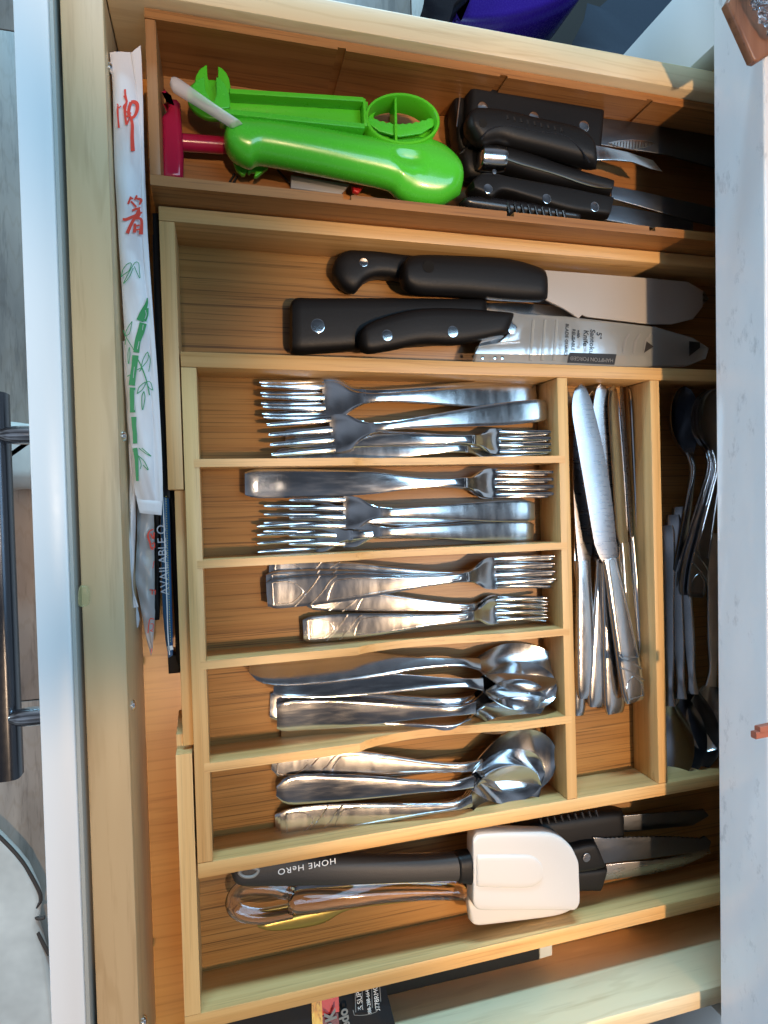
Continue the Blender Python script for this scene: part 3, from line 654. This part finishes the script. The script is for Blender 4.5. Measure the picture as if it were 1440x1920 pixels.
# floor of the ring with its lens shaped opening
outer = [(755+66*math.cos(a)*math.cos(.12)-44*math.sin(a)*math.sin(.12), 222+66*math.cos(a)*math.sin(.12)+44*math.sin(a)*math.cos(.12)) for a in [2*math.pi*k/40 for k in range(40)]]
inner = [(752+52*math.cos(a), 219+(21*math.sin(a) if math.sin(a)<0 else 14*math.sin(a))) for a in [2*math.pi*k/40 for k in range(40)]]
V = [P(x,y,.047) for x,y in outer]+[P(x,y,.045) for x,y in inner]; obj('ring_floor',V,[(k,(k+1)%40,40+(k+1)%40,40+k) for k in range(40)],greend,t,50)
q = [P(741,172,ZR),P(745,172,ZR),P(747,268,ZR),P(742,268,ZR)]; v,f = prism(q,.042,ZR-.0015,.0004,1); obj('ring_divider',v,f,greend,t)
tt = [(690,222)]
for i in range(20): tt.append((694+i*6.1, 217+ 14*math.sin(math.pi*(i+1)/21)+(2.6 if i%2 else 0)))
tt += [(820,226),(818,233),(790,250),(750,256),(712,246),(692,232)]
plate('teeth',tt,.0520,.0020,greenp,t,.0003)
# channel-shaped shaft
plate('shaft_base',[(425,176),(690,190),(694,240),(560,226),(430,212)],.0470,.002,greend,t,.0005)
def strip(name,a,b,w,zt,zb,m,par):
    A_,B_ = P(*a,zt),P(*b,zt); d = (B_-A_).normalized(); s = Vector((-d.y,d.x,0))*w/2
    v,f = prism([A_+s,B_+s,B_-s,A_-s],zb,zt,.0005,2); return obj(name,v,f,m,par)
strip('shaft_side',(430,170),(682,186),.0030,ZR,.0445,greend,t); strip('shaft_side',(412,207),(684,236),.0032,ZR,.0400,greenp,t)
strip('shaft_end',(683,184),(686,236),.0020,ZR,.0445,greend,t)
plate('head_disc',[(352,190),(352,168),(362,155),(380,148),(430,158),(434,215),(415,222),(392,222),(370,212),(358,200)],.0440,.004,greend,t,.001,smooth=40)
def S7(pts): return [(280+x/4.235,100+y/4.235) for x,y in pts]
plate('opener_jaw',S7([(362,215),(372,170),(400,122),(440,95),(457,88),(460,150),(462,180),(475,235),(500,285),(525,262),(528,220),(545,180),(545,100),(575,115),(610,150),(632,195),(643,250),(643,425),(560,430),(460,380),(365,300)]),.0500,.0025,greend,t,.0006)
plate('opener_jaw',S7([(330,285),(352,240),(380,205),(437,183),(440,240),(448,300),(478,345),(488,372),(512,378),(532,330),(530,185),(565,200),(600,240),(622,285),(636,335),(638,432),(560,440),(470,400),(345,330)]),.0575,.0025,greenp,t,.0006)
t = thing('spice_scoop','glossy light green opener with a bulbous end along the front of the wooden box','opener',P(650,300,.018))
dc = P(768,298,.056); dd = (P(792,306,.056)-P(740,290,.056)).normalized(); dn = Vector((-dd.y,dd.x,0))
def dimple(v):
    if v.z < .045: return 0
    r = Vector((v.x,v.y,0))-Vector((dc.x,dc.y,0)); a = r.dot(dd)/.0125; b = r.dot(dn)/.0055; q = a*a+b*b
    return -.0032*max(0,1-q)**.6 if q < 1 else 0
loft_px('body',[(419,262),(424,245),(437,232),(462,228),(520,234),(600,246),(680,260),(740,267),(790,262),(830,276),(858,306),(867,340)],
        [(420,270),(430,290),(448,305),(470,313),(490,306),(560,318),(640,334),(722,352),(745,368),(775,382),(822,386),(862,366)],.0440,.0130,greenp,t,90,2.2,taper=.10,ring=40,zmod=dimple,ang=70)
t = plate('bottle_opener_small',S7([(665,850),(690,920),(735,960),(757,962),(778,925),(782,945),(800,948),(808,935),(845,938),(832,975),(855,975),(900,940),(945,905),(900,860)]),.030,.004,greend,None,.0008)
t.name = 'jar_key'; tag(t,'small green notched opener end poking out below the light green one','opener')
t = thing('corer','dark red plastic corer with a wavy handle at the left end of the box','corer',P(330,260,.018))
plate('handle',[(306,160),(312,168),(319,181),(331,182),(338,190),(341,240),(344,290),(343,334),(303,333),(302,215),(312,205),(315,196),(310,180)],.0400,.012,redp,t,.0035,seg=4)
v,f = tube([P(342,267,.030),P(560,283,.028),P(660,262,.024),P(680,258,.022)],.0052,14); obj('shaft',v,f,redp,t)
plate('tip',[(655,255),(672,258),(668,268),(652,262)],.032,.006,redb,t,.001)
plate('tip',[(660,348),(682,350),(672,362),(662,358)],.028,.004,redb,t,.001)
t = loft_px('drinking_straw',[(319,152),(326,147),(340,152),(400,195),(455,232)],[(318,158),(322,167),(330,175),(385,208),(436,240)],.058,.0035,strawm,None,30,2.4,taper=.05)
tag(t,'clear frosted plastic tube lying across the red and green openers','tube')
t = plate('plastic_sheet',[(546,328),(545,352),(640,364),(656,345)],.024,.003,greyf,None,.0006); tag(t,'grey translucent plastic piece beneath the light green opener','plastic piece')
t = MB()
for a,b in (((430,342),(440,326)),((437,344),(445,330)),((520,318),(545,346)),((734,215),(734,235))):
    v,f = tube([P(*a,.0185),P(*b,.0185)],.0007,6); t.add(v,f)
t = t.build('skewer',blk_ink,None); tag(t,'thin dark wire skewers lying on the floor of the wooden box','skewers'); t['kind'] = 'stuff'; del t['category']; t['category'] = 'skewers'
kg = 'black handled knives in the wooden box'
t = thing('steak_knife','black knife handle pushed deepest against the far box wall, butt end showing','knife',P(900,230,.018),kg)
loft_px('handle',[(843,210),(850,185),(870,170),(960,182)],[(848,262),(862,290),(890,300),(970,300)],.030,.008,blackp,t,30,4)
v,f = tube([P(862,182,.0385),P(856,238,.0385)],.0006,6); obj('tang',v,f,satin,t)
t = thing('steak_knife','black knife handle below the capped one, its rounded butt facing the green opener','knife',P(900,320,.018),kg)
loft_px('handle',[(856,285),(868,276),(900,278),(1000,300)],[(862,322),(880,338),(920,340),(1010,340)],.030,.008,blackp,t,30,3)
v,f = tube([P(862,288,.0382),P(886,268,.0382)],.0006,6); obj('tang',v,f,satin,t)
t = thing('steak_knife','wide black handled knife with three bright rivets along the far wall of the wooden box','knife',P(1000,220,.02),kg)
loft_px('handle',[(872,172),(878,166),(900,169),(1000,190),(1060,202),(1126,216)],[(868,262),(880,274),(960,290),(1040,310),(1080,318),(1118,300)],.0390,.0095,blackp,t,50,9,taper=.04)
for x,y in ((905,201),(1001,220),(1095,237)): rivet(x,y,.0483,9,chrome,t)
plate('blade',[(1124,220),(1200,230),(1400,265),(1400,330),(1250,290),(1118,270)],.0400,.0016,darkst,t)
v,f = prism([P(*p,.0402) for p in [(1140,268),(1158,264),(1185,262),(1210,264),(1226,269),(1210,277),(1185,281),(1160,276)]],.0402,.0406,0,1); gsc = obj('scalloped_grip',v,f,satin,t)
for i in range(14):
    x = 1146+i*5.6; h = 8*math.sin(math.pi*(i+1.2)/15.4); v,f = tube([P(x+1.5,270-h*.8,.0407),P(x,271+h,.0407)],.0003,5); obj('rib',v,f,dullst,gsc)
t = thing('paring_knife','black handled knife with a round hole and grip notches, on top of the pile','knife',P(1000,260,.03),kg)
NZ = .0500
loft_px('handle',[(872,232),(878,216),(893,208),(940,212),(1000,226),(1066,240),(1090,252),(1112,280)],[(874,242),(884,256),(900,272),(930,268),(960,276),(1020,290),(1080,306),(1117,318)],NZ,.0082,blackp,t,60,3.0,taper=.07)
v,f = disc(P(905,231,NZ+.0078),.0030,.0008,24); obj('hole',v,f,voidm,t)
for i in range(9):
    x = 950+i*12.6; y = 220+i*2.9; v,f = tube([P(x,y-2,NZ+.0072),P(x+2,y+5,NZ+.0080)],.0011,6); obj('grip_notch',v,f,blk_ink,t)
v,f = tube([Vector(a) for a in cr([P(x,y,NZ+.0079) for x,y in [(902,262),(915,245),(935,237),(960,237),(1010,247),(1050,252),(1070,262),(1090,282),(1106,305)]],40)],.0005,6); obj('grip_seam',v,f,blackg,t)
plate('blade',[(1116,272),(1140,276),(1175,284),(1225,300),(1243,322),(1220,316),(1185,303),(1150,300),(1116,300)],.0490,.0016,satin,t)
t = thing('steak_knife','black knife with a steel butt cap and a bright line down its spine','knife',P(1000,310,.03),kg)
loft_px('handle',[(900,286),(903,277),(925,277),(950,282),(1000,296),(1060,318),(1147,344)],[(900,306),(904,316),(925,319),(950,322),(1000,338),(1060,352),(1142,370)],.0430,.0080,blackp,t,50,2.6,taper=.03)
loft_px('cap',[(898,285),(902,276),(925,277),(948,281)],[(898,308),(902,317),(925,320),(947,321)],.0438,.0084,satin,t,16,2.3,taper=.10)
v,f = tube([Vector(a) for a in cr([P(x,y,.0514) for x,y in [(950,297),(975,306),(1010,316),(1050,328),(1090,342),(1120,350),(1147,352)]],40)],.0007,6); obj('spine',v,f,chrome,t)
rivet(927,322,.0500,4,dullst,t)
sp_ = [(1147,348),(1200,358),(1300,380),(1420,410),(1420,440),(1300,415),(1147,372)]
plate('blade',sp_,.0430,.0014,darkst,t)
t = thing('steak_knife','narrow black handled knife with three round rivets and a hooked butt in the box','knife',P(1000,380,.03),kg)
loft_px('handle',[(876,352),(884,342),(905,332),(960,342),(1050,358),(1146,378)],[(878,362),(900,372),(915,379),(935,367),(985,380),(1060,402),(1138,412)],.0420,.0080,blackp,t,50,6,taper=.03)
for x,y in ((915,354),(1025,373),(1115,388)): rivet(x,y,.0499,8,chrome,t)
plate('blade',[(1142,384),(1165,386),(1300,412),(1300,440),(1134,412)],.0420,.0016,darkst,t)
t = thing('steak_knife','glossy blue black ribbed knife handle squeezed against the front wall of the wooden box','knife',P(950,385,.02),kg)
loft_px('handle',[(860,382),(868,374),(900,372),(940,377),(1000,386),(1085,402)],[(862,386),(874,396),(900,402),(940,408),(1000,414),(1085,424)],.0380,.0080,blackg,t,40,2.2,taper=.05)
for i in range(9):
    x = 952+i*13; v,f = tube([P(x,379+i*2,.0462),P(x+5,398+i*2,.0462)],.0012,6); obj('grip_rib',v,f,blackg,t)
# ---------------------------------------------------------------- chopstick wrappers in the channel behind the drawer front
def Zp(y0,z0,y1,z1): return lambda x,y: z0+(z1-z0)*(y-y0)/(y1-y0)
def packet(name, A, B, z0, z1, th, m, n=60, wr=.0010, parent=None, zb=0):
    """flat wrapper: outline edges in the photo, height z0 at its top end, z1 at the other"""
    a = cr(A,n); b = cr(B,n); V = []; F = []; nv = 12
    for s in (1,-1):
        for i in range(n):
            t = i/(n-1); z = z0+(z1-z0)*t
            for j in range(nv+1):
                u = j/nv; x = a[i][0]*(1-u)+b[i][0]*u; y = a[i][1]*(1-u)+b[i][1]*u
                puff = th*(math.sin(math.pi*u)**.6)*min(1,t*14,(1-t)*14)
                w = wr*(math.sin(17*t+5*u)*.4+math.sin(43*t*(1-.3*u)+2)*.25)*(1 if s > 0 else 1)
                V.append(P(x,y,z+zb*u)+Vector((0,0,(puff if s > 0 else -puff*.5)+w)))
    M_ = n*(nv+1)
    for i in range(n-1):
        for j in range(nv):
            q = i*(nv+1)+j; F.append((q,q+1,q+nv+2,q+nv+1)); F.append((M_+q,M_+q+nv+1,M_+q+nv+2,M_+q+1))
        for j in (0,nv): q = i*(nv+1)+j; F.append((q,q+nv+1,M_+q+nv+1,M_+q))
    for i in (0,n-1):
        for j in range(nv): q = i*(nv+1)+j; F.append((q,q+1,M_+q+1,M_+q))
    return obj(name,V,F,m,parent,60)
cg = 'wrapped chopsticks in the channel behind the drawer front'
t = thing('chopstick_packet','white paper chopstick wrapper with red characters and green bamboo drawing, uppermost of all','chopsticks',P(250,500,.045),cg)
WA = [(206,99),(212,180),(214,300),(222,440),(232,600),(240,760),(250,900),(256,938)]
WB = [(247,97),(258,180),(266,300),(268,440),(280,600),(288,760),(292,900),(300,950)]
packet('wrapper',WA,WB,.0600,.0500,.0035,paper,parent=t)
packet('seam_strip',[(246,100),(255,180),(262,300),(266,440),(276,600),(283,760),(284,880),(282,940)],[(264,84),(268,180),(271,300),(277,440),(288,600),(299,760),(305,900),(303,965)],.0605,.0505,.0008,paper,wr=.0006,parent=t)
packet('end_flap',[(256,936),(262,962)],[(304,940),(303,966)],.0520,.0515,.0004,paper,n=8,wr=0,parent=t)
zs = lambda x,y: .0600-.0100*(y-95)/870+.0037+.0009
def ST(sc,ox,oy,pts): return [(ox+x/sc,oy+y/sc) for x,y in pts]
mb = MB()
for pts,w in (([(248,490),(252,540),(268,600)],[4,4,3]),([(240,545),(262,600),(236,640),(262,690)],[3,3,3,3]),([(178,618),(188,625),(186,690),(196,822)],[2,4,3,4]),([(192,650),(215,635)],[2,3]),
              ([(262,600),(248,660),(250,720),(262,795)],[4,5,4,5]),([(245,720),(272,720),(300,690)],[3,4,3]),([(262,795),(285,740)],[4,2]),
              ([(300,600),(285,650),(280,700),(300,735),(330,720),(352,670),(352,620),(330,600),(300,600)],[6,6,6,6,5,6,7,8,6]),([(300,735),(312,800),(310,900),(316,1020)],[5,6,7,8])):
    v,f = ribbon_px(ST(4.57,180,60,pts),w,zs,up=.0001); mb.add(v,f)
mb.build('red_character',red_ink,t,0)
mb = MB()
for pts,w in (([(300,1410),(275,1475)],[4,4]),([(290,1430),(320,1425)],[3,3]),([(352,1400),(330,1440)],[4,3]),([(345,1425),(385,1440),(372,1480)],[4,6,3]),([(300,1450),(345,1500)],[4,4]),
              ([(228,1605),(260,1605),(320,1580),(395,1545)],[5,6,5,3]),([(310,1530),(360,1515),(370,1570),(320,1600)],[4,5,5,4]),([(375,1500),(340,1580),(300,1650),(268,1725)],[4,5,6,7]),
              ([(300,1640),(330,1600),(388,1610),(385,1735)],[4,5,6,8]),([(335,1640),(330,1720)],[5,6]),([(340,1660),(375,1655)],[3,3]),([(340,1695),(375,1690)],[3,3])):
    v,f = ribbon_px(ST(4.57,180,60,pts),w,zs,up=.0001); mb.add(v,f)
mb.build('red_character',red_ink,t,0)
mb = MB()
def g3(pts): return ST(4.8,180,440,pts)
def g4(pts): return ST(4.364,180,840,pts)
for pts,w in ((g3([(225,380),(245,310),(285,262),(318,258),(300,320),(262,350),(225,380)]),[1.4]),(g3([(245,440),(280,370),(330,280),(345,262)]),[1.4]),(g3([(250,440),(300,380),(335,300)]),[1.4]),
              (g3([(340,260),(365,245),(385,262),(390,330),(396,392),(372,350),(345,285)]),[1.4]),
              (g3([(462,570),(455,620),(428,690),(395,775)]),[2,7,12,14]),(g3([(455,660),(450,720),(430,775)]),[8,9,10]),
              (g3([(425,795),(405,870),(375,960),(362,1060)]),[14,13,11,11]),(g3([(355,1085),(345,1180),(332,1270),(322,1355)]),[12,11,11,12]),(g3([(328,1375),(326,1470),(330,1600)]),[11,9,10]),
              (g3([(340,1640),(342,1720),(350,1800),(352,1880)]),[10,8,8,8]),(g4([(318,0),(330,80),(335,180),(338,270)]),[9,7,6,5]),
              (g3([(325,780),(290,830),(262,900),(300,890),(325,780)]),[1.3]),(g3([(245,860),(270,920),(345,1045)]),[1.5]),(g3([(262,990),(270,930)]),[1.3]),(g3([(300,1010),(288,1070),(292,1165),(305,1080),(300,1010)]),[1.3]),
              (g3([(375,1120),(410,1190),(450,1300),(482,1445)]),[2,2.4,2,2]),(g3([(405,1200),(425,1120),(465,1055),(468,1120),(430,1175),(405,1200)]),[1.4]),(g3([(465,1060),(488,1130),(475,1232)]),[1.4]),(g3([(370,1215),(410,1200),(390,1232)]),[1.5]),
              (g3([(370,1432),(390,1370),(450,1325),(420,1390),(370,1432)]),[1.4]),(g3([(455,1320),(490,1330),(512,1400)]),[1.4]),(g3([(455,1340),(480,1380),(512,1400)]),[1.4]),(g3([(432,1410),(412,1460),(418,1580),(440,1470),(432,1410)]),[1.5]),
              (g4([(345,60),(368,130),(362,172)]),[1.4]),(g4([(350,65),(395,110),(428,180),(385,140)]),[1.5]),(g4([(375,0),(450,66)]),[1.6]),(g4([(350,0),(400,40),(450,68)]),[1.4]),(g3([(280,1275),(310,1260)]),[1.5])):
    v,f = ribbon_px(pts,w,zs,up=.0002); mb.add(v,f)
mb.build('bamboo_print',grn_ink,t,0)
mb = MB()
for pts in (g3([(445,680),(452,720),(440,758)]),g3([(425,810),(418,860)]),g3([(388,960),(372,1030)]),g3([(345,1190),(335,1290)]),g3([(345,1400),(348,1500),(345,1580)])):
    v,f = ribbon_px(pts,[.9],zs,up=.0005); mb.add(v,f)
mb.build('print_highlight',paper2,t,0)
t = thing('chopstick_packet','bluish white chopstick wrapper under the top one, twisted on its edge down the channel','chopsticks',P(250,900,.03),cg)
packet('wrapper',[(230,640),(236,760),(243,880),(241,960),(241,1050),(248,1110),(244,1140)],[(240,640),(247,760),(255,880),(255,960),(252,1050),(250,1100),(260,1138)],.0480,.0400,.0030,paper,parent=t,wr=.0015)
t = thing('chopstick_packet','grey white chopstick wrapper with green bamboo print pressed against the drawer front','chopsticks',P(240,1000,.02),cg)
packet('wrapper',[(222,400),(226,700),(229,900),(230,1000),(233,1080),(237,1140),(239,1198)],[(236,400),(243,700),(246,900),(248,1000),(250,1100),(262,1165),(243,1196)],.0260,.0240,.0020,paper2,parent=t,wr=.0012)
mb = MB(); z2 = lambda x,y: .0290
for pts,w in ((g4([(250,520),(235,590),(240,660),(232,720)]),[2,4,6,2]),(g4([(275,530),(255,600),(240,660)]),[2,3,2]),(g4([(228,700),(270,690)]),[3,2]),(g4([(245,810),(262,880),(235,960)]),[2,4,6]),(g4([(225,960),(240,1030),(255,960)]),[4,5,3]),(g4([(230,1060),(250,1120)]),[3,3])):
    v,f = ribbon_px(pts,w,z2); mb.add(v,f)
mb.build('bamboo_print',grn_ink,t,0)
t = thing('chopstick_packet','clear film wrapper holding pale wooden chopsticks with a red stamp print','chopsticks',P(280,1080,.02),cg)
for x in (0,1):
    v,f = loft([sect(P(280+x*1+.006*(y-900),y,.022),Vector((1,0,0)),Vector((0,0,1)),.0026,.0022,10,5) for y in np.linspace(800,1116,10)]); obj('chopstick',v,f,stickw,t)
    break
packet('wrapper',[(256,900),(257,1000),(254,1080),(258,1110),(264,1140),(275,1200),(283,1230)],[(288,900),(289,1000),(290,1080),(290,1110),(291,1140),(289,1180),(286,1222)],.0260,.0240,.0016,film,parent=t,wr=.0012)
mb = MB()
for pts,w in ((g4([(470,665),(440,680),(425,720),(440,770),(452,820),(470,830)]),[2,3,4,4,3,3]),(g4([(445,700),(470,740),(475,690)]),[3,3,3]),(g4([(455,790),(475,775),(478,815),(458,812)]),[2,2,2]),(g4([(475,925),(465,985)]),[1.5]),
              (g4([(440,1160),(485,1165)]),[2]),(g4([(460,1160),(460,1200)]),[2]),(g4([(485,1160),(483,1200)]),[2]),(g4([(425,1515),(440,1405),(475,1400)]),[2]),(g4([(445,1440),(468,1440),(465,1480),(445,1495),(468,1500)]),[1.5]),(g4([(455,1640),(450,1680)]),[1.5])):
    v,f = ribbon_px(pts,w,lambda x,y:.0300); mb.add(v,f)
mb.build('red_print',red_ink,t,0)
t = packet('chopstick_packet',[(289,940),(290,1100),(289,1163)],[(301,940),(301,1100),(299,1162)],.0240,.0230,.0020,blkf,n=20); tag(t,'narrow black wrapper edge between the clear film and the blue foil packet','chopsticks')
t = thing('seasoning_packet','long blue and black foil packet printed AVAILABLE along its side','packet',P(315,1000,.02))
packet('wrapper',[(286,440),(290,600),(297,800),(301,960),(304,1120),(309,1190),(316,1234)],[(296,440),(300,600),(310,800),(318,960),(322,1120),(324,1190),(324,1228)],.0300,.0290,.0020,bluef,parent=t,wr=.0006)
packet('side_gusset',[(316,900),(320,1000),(324,1100),(328,1180),(330,1236)],[(332,930),(334,1000),(336,1100),(338,1180),(339,1260)],.0200,.0190,.0020,blkf,parent=t,n=20,wr=.0006)
packet('black_panel',[(286,400),(290,560),(296,760),(300,930)],[(300,400),(306,560),(315,760),(319,935)],.0325,.0322,.0006,blkf,parent=t,n=20,wr=.0003)
mb = MB()
for p0,w in (([(300,840),(306,950),(312,1100),(315,1190),(318,1228)],[1.8]),([(315,1216),(324,1214)],[8])):
    v,f = ribbon_px(p0,w,lambda x,y:.0332); mb.add(v,f)
mb.build('white_edge',wht_ink,t,0)
mb = MB()
for k in range(60):
    y = 930+k*4.6; x = 311+ (y-930)*.030; v,f = ribbon_px([(x,y),(x+.6,y+1.8)],[1.2],lambda a,b:.0334,n=2); mb.add(v,f)
mb.build('stitch_print',yel_ink,t,0)
text('lettering','AVAILABLE O',P(306.5,1050,.0328),.0074,math.radians(91.5),dimw,t,sx=1.0,space=1.0)
t = plate('black_stick',[(314,1225),(338,1230),(337,1262),(316,1264)],.0120,.010,blkf,None,.001); tag(t,'black end of a stick standing out below the blue foil packet','stick')
t = loft_px('black_sleeve',[(200,420),(206,470),(212,700),(220,900)],[(222,420),(226,470),(230,700),(234,900)],.0100,.0030,blkf,None,20); tag(t,'black plastic sleeve lying deep in the channel beside the drawer front','sleeve')
# ---------------------------------------------------------------- between tray and near drawer side
t = plate('flat_black_case',[(180,1925),(400,1925),(720,1868),(1037,1793),(1040,1770),(900,1800),(640,1850),(380,1890),(200,1900)],.0300,.022,blackr,None,.001) if False else None
t = thing('black_case','long black case with grey end cap wedged between tray and near drawer side','case',P(860,1810,.005))
def quad(name,pts,zt,th,m,par,r=.0010): return plate(name,pts,zt,th,m,par,r)
quad('body',[(420,1900),(1010,1745),(1012,1800),(728,1868),(440,1950)],.0240,.022,blackp,t)
quad('end_cap',[(1012,1748),(1036,1742),(1036,1792),(1012,1799)],.0242,.0225,edgeb,t)
t = thing('spice_packet','black food packet with red block and fries picture at the bottom edge','packet',P(600,1900,.03))
packet('pouch',[(380,1880),(520,1862),(632,1850),(720,1838)],[(380,2010),(560,1975),(690,1938),(742,1926)],.0320,.0310,.0022,blkf,parent=t,n=30,wr=.0005,zb=.0105)
zq = lambda x,y: .0352+max(0,min(1,(y-(1850+(700-x)*.17))/92))*.0100
def flatq(name,pts,z,m,par): v = [P(x,y,zq(x,y)) for x,y in pts]; return obj(name,v,[tuple(range(len(v)))],m,par,0)
zz_ = .0372
fr_m = wood('fries_print',srgb(246,204,92),srgb(222,140,40),srgb(120,50,14),'Y',fine=420,lines=.7,strip=300,knots=False)
flatq('picture',[(584,1877),(603,1873),(605,1915),(610,1940),(586,1942)],zz_,fr_m,t)
flatq('red_block',[(603,1873),(635,1866),(636,1897),(604,1904)],zz_,mat('red_print',srgb(206,36,28),.35),t)
flatq('dark_red_block',[(604,1906),(634,1899),(637,1932),(606,1938)],zz_,mat('maroon_print',srgb(110,20,22),.35),t)
text('lettering','RK',P(622,1913,zq(622,1913)+.0012),.0105,math.radians(97),gry_ink,t,bold=.0004,align='CENTER')
text('lettering','edo',P(646,1910,zq(646,1910)+.0012),.0088,math.radians(97),gry_ink,t,bold=.0003)
text('lettering','ES SUPPO',P(674,1870,zq(674,1870)+.0012),.0050,math.radians(95),wht_ink,t)
text('lettering','888-288-6642',P(691,1877,zq(691,1877)+.0012),.0034,math.radians(95),wht_ink,t)
text('lettering','U778RMGD',P(706,1869,zq(706,1869)+.0012),.0046,math.radians(95),wht_ink,t)
mb = MB()
for pts in ([(666,1858),(667,1898)],[(679,1856),(680,1892)],[(697,1852),(698,1890)],[(712,1850),(714,1878)],[(662,1894),(666,1904),(700,1900),(712,1888),(708,1880)]):
    v,f = ribbon_px(pts,[1.1],lambda a,b:zq(a,b)+.0006,n=8); mb.add(v,f)
mb.build('print_frame',gry_ink,t,0)
# ---------------------------------------------------------------- on the worktop
ZC = .127
t = thing('cutting_board','brown wooden board overhanging the worktop corner at the top right','board',P(1400,60,ZC))
quad('slab',[(1365,3),(1385,-30),(1460,-60),(1540,40),(1422,114),(1414,112)],.1335,.0062,brownw,t,.0016)
t = packet('plastic_wrap',[(1402,-12),(1420,30),(1442,66)],[(1450,-20),(1480,20),(1490,70)],.1400,.1390,.003,clearp,n=24,wr=.003); tag(t,'crinkled clear plastic wrap lying on the brown wooden board','plastic wrap')
t = thing('cinnamon_sticks','pair of reddish brown wood sticks poking past the worktop edge at the right','sticks',P(1430,1370,ZC))
for a,b in (((1420,1368),(1500,1350)),((1413,1378),(1500,1362))):
    v,f = loft([sect(P(a[0]+(b[0]-a[0])*k,a[1]+(b[1]-a[1])*k,.150),Vector((0,1,0)),Vector((0,0,1)),.0021,.0021,8,6) for k in (0,.5,1)]); obj('stick',v,f,mat('red_brown_stick',srgb(160,92,72),.6) if 'red_brown_stick' not in MATS else MATS['red_brown_stick'],t)
v,f = disc(P(1476,1432,ZC),.0125,.012,40); t = obj('candle',v,f,mat('cream_wax',srgb(214,202,184),.4)); tag(t,'cream coloured round candle half out of frame on the worktop','candle')
# ---------------------------------------------------------------- on the kitchen floor
def floorpoly(name,pts,z,th,m,r,lab,cat,smooth=50):
    t = plate(name,pts,z,th,m,None,r,seg=6,smooth=smooth); return tag(t,lab,cat)
t = thing('purple_tub','purple plastic tub with rounded rim on the floor beyond the drawer','tub',P(960,-30,-.6))
plate('tub_body',[(840,42),(880,50),(920,49),(970,42),(1040,20),(1100,-20),(1140,-120),(1000,-200),(870,-100),(850,10)],-.48,.12,purple,t,.02,seg=5,smooth=60)
floorpoly('garbage_bag',[(780,34),(800,10),(815,-30),(860,-60),(900,-30),(870,10),(845,40),(812,44)],-.46,.12,darkbag,.04,'black crumpled bag standing left of the purple tub on the floor','bag')
floorpoly('shaded_cabinet_band',[(1050,96),(1085,58),(1150,-10),(1220,-80),(1400,-80),(1330,-10),(1240,70),(1170,130),(1100,125)],-.42,.34,navy,.10,'slate blue stand-in for a shaded cabinet front beside the white cabinet','shade stand-in')  # added block, its shape and dark colour imitate a cabinet front in shade
t = thing('tote_bag','white leather bag with dark brown piping on the floor at the lower left','bag',P(20,1800,FZ))
bagA = [(-80,1500),(0,1569),(30,1600),(50,1625),(70,1668),(76,1690),(70,1735),(85,1790),(110,1960),(-100,1960)]
plate('bag_body',bagA,-.735,.024,whitel,t,.010,seg=5)
v,f = tube([Vector(a) for a in cr([P(x,y,-.739) for x,y in [(-60,1515),(0,1570),(30,1601),(50,1628),(74,1672),(76,1690)]],40)],.0032,8); obj('piping',v,f,trim,t)
v,f = tube([Vector(a) for a in cr([P(x,y,-.739) for x,y in [(76,1690),(66,1704),(63,1715),(72,1722),(84,1720)]],24)],.0032,8); obj('zip_pull',v,f,trim,t)
v,f = tube([P(70,1748,-.739),P(92,1790,-.739)],.0032,8); obj('piping',v,f,trim,t)
floorpoly('white_cushion',[(-60,790),(0,786),(40,790),(90,800),(100,880),(70,912),(30,915),(-60,910)],-.70,.09,whitel,.03,'white rounded cushion on the floor between the two handle posts','cushion')
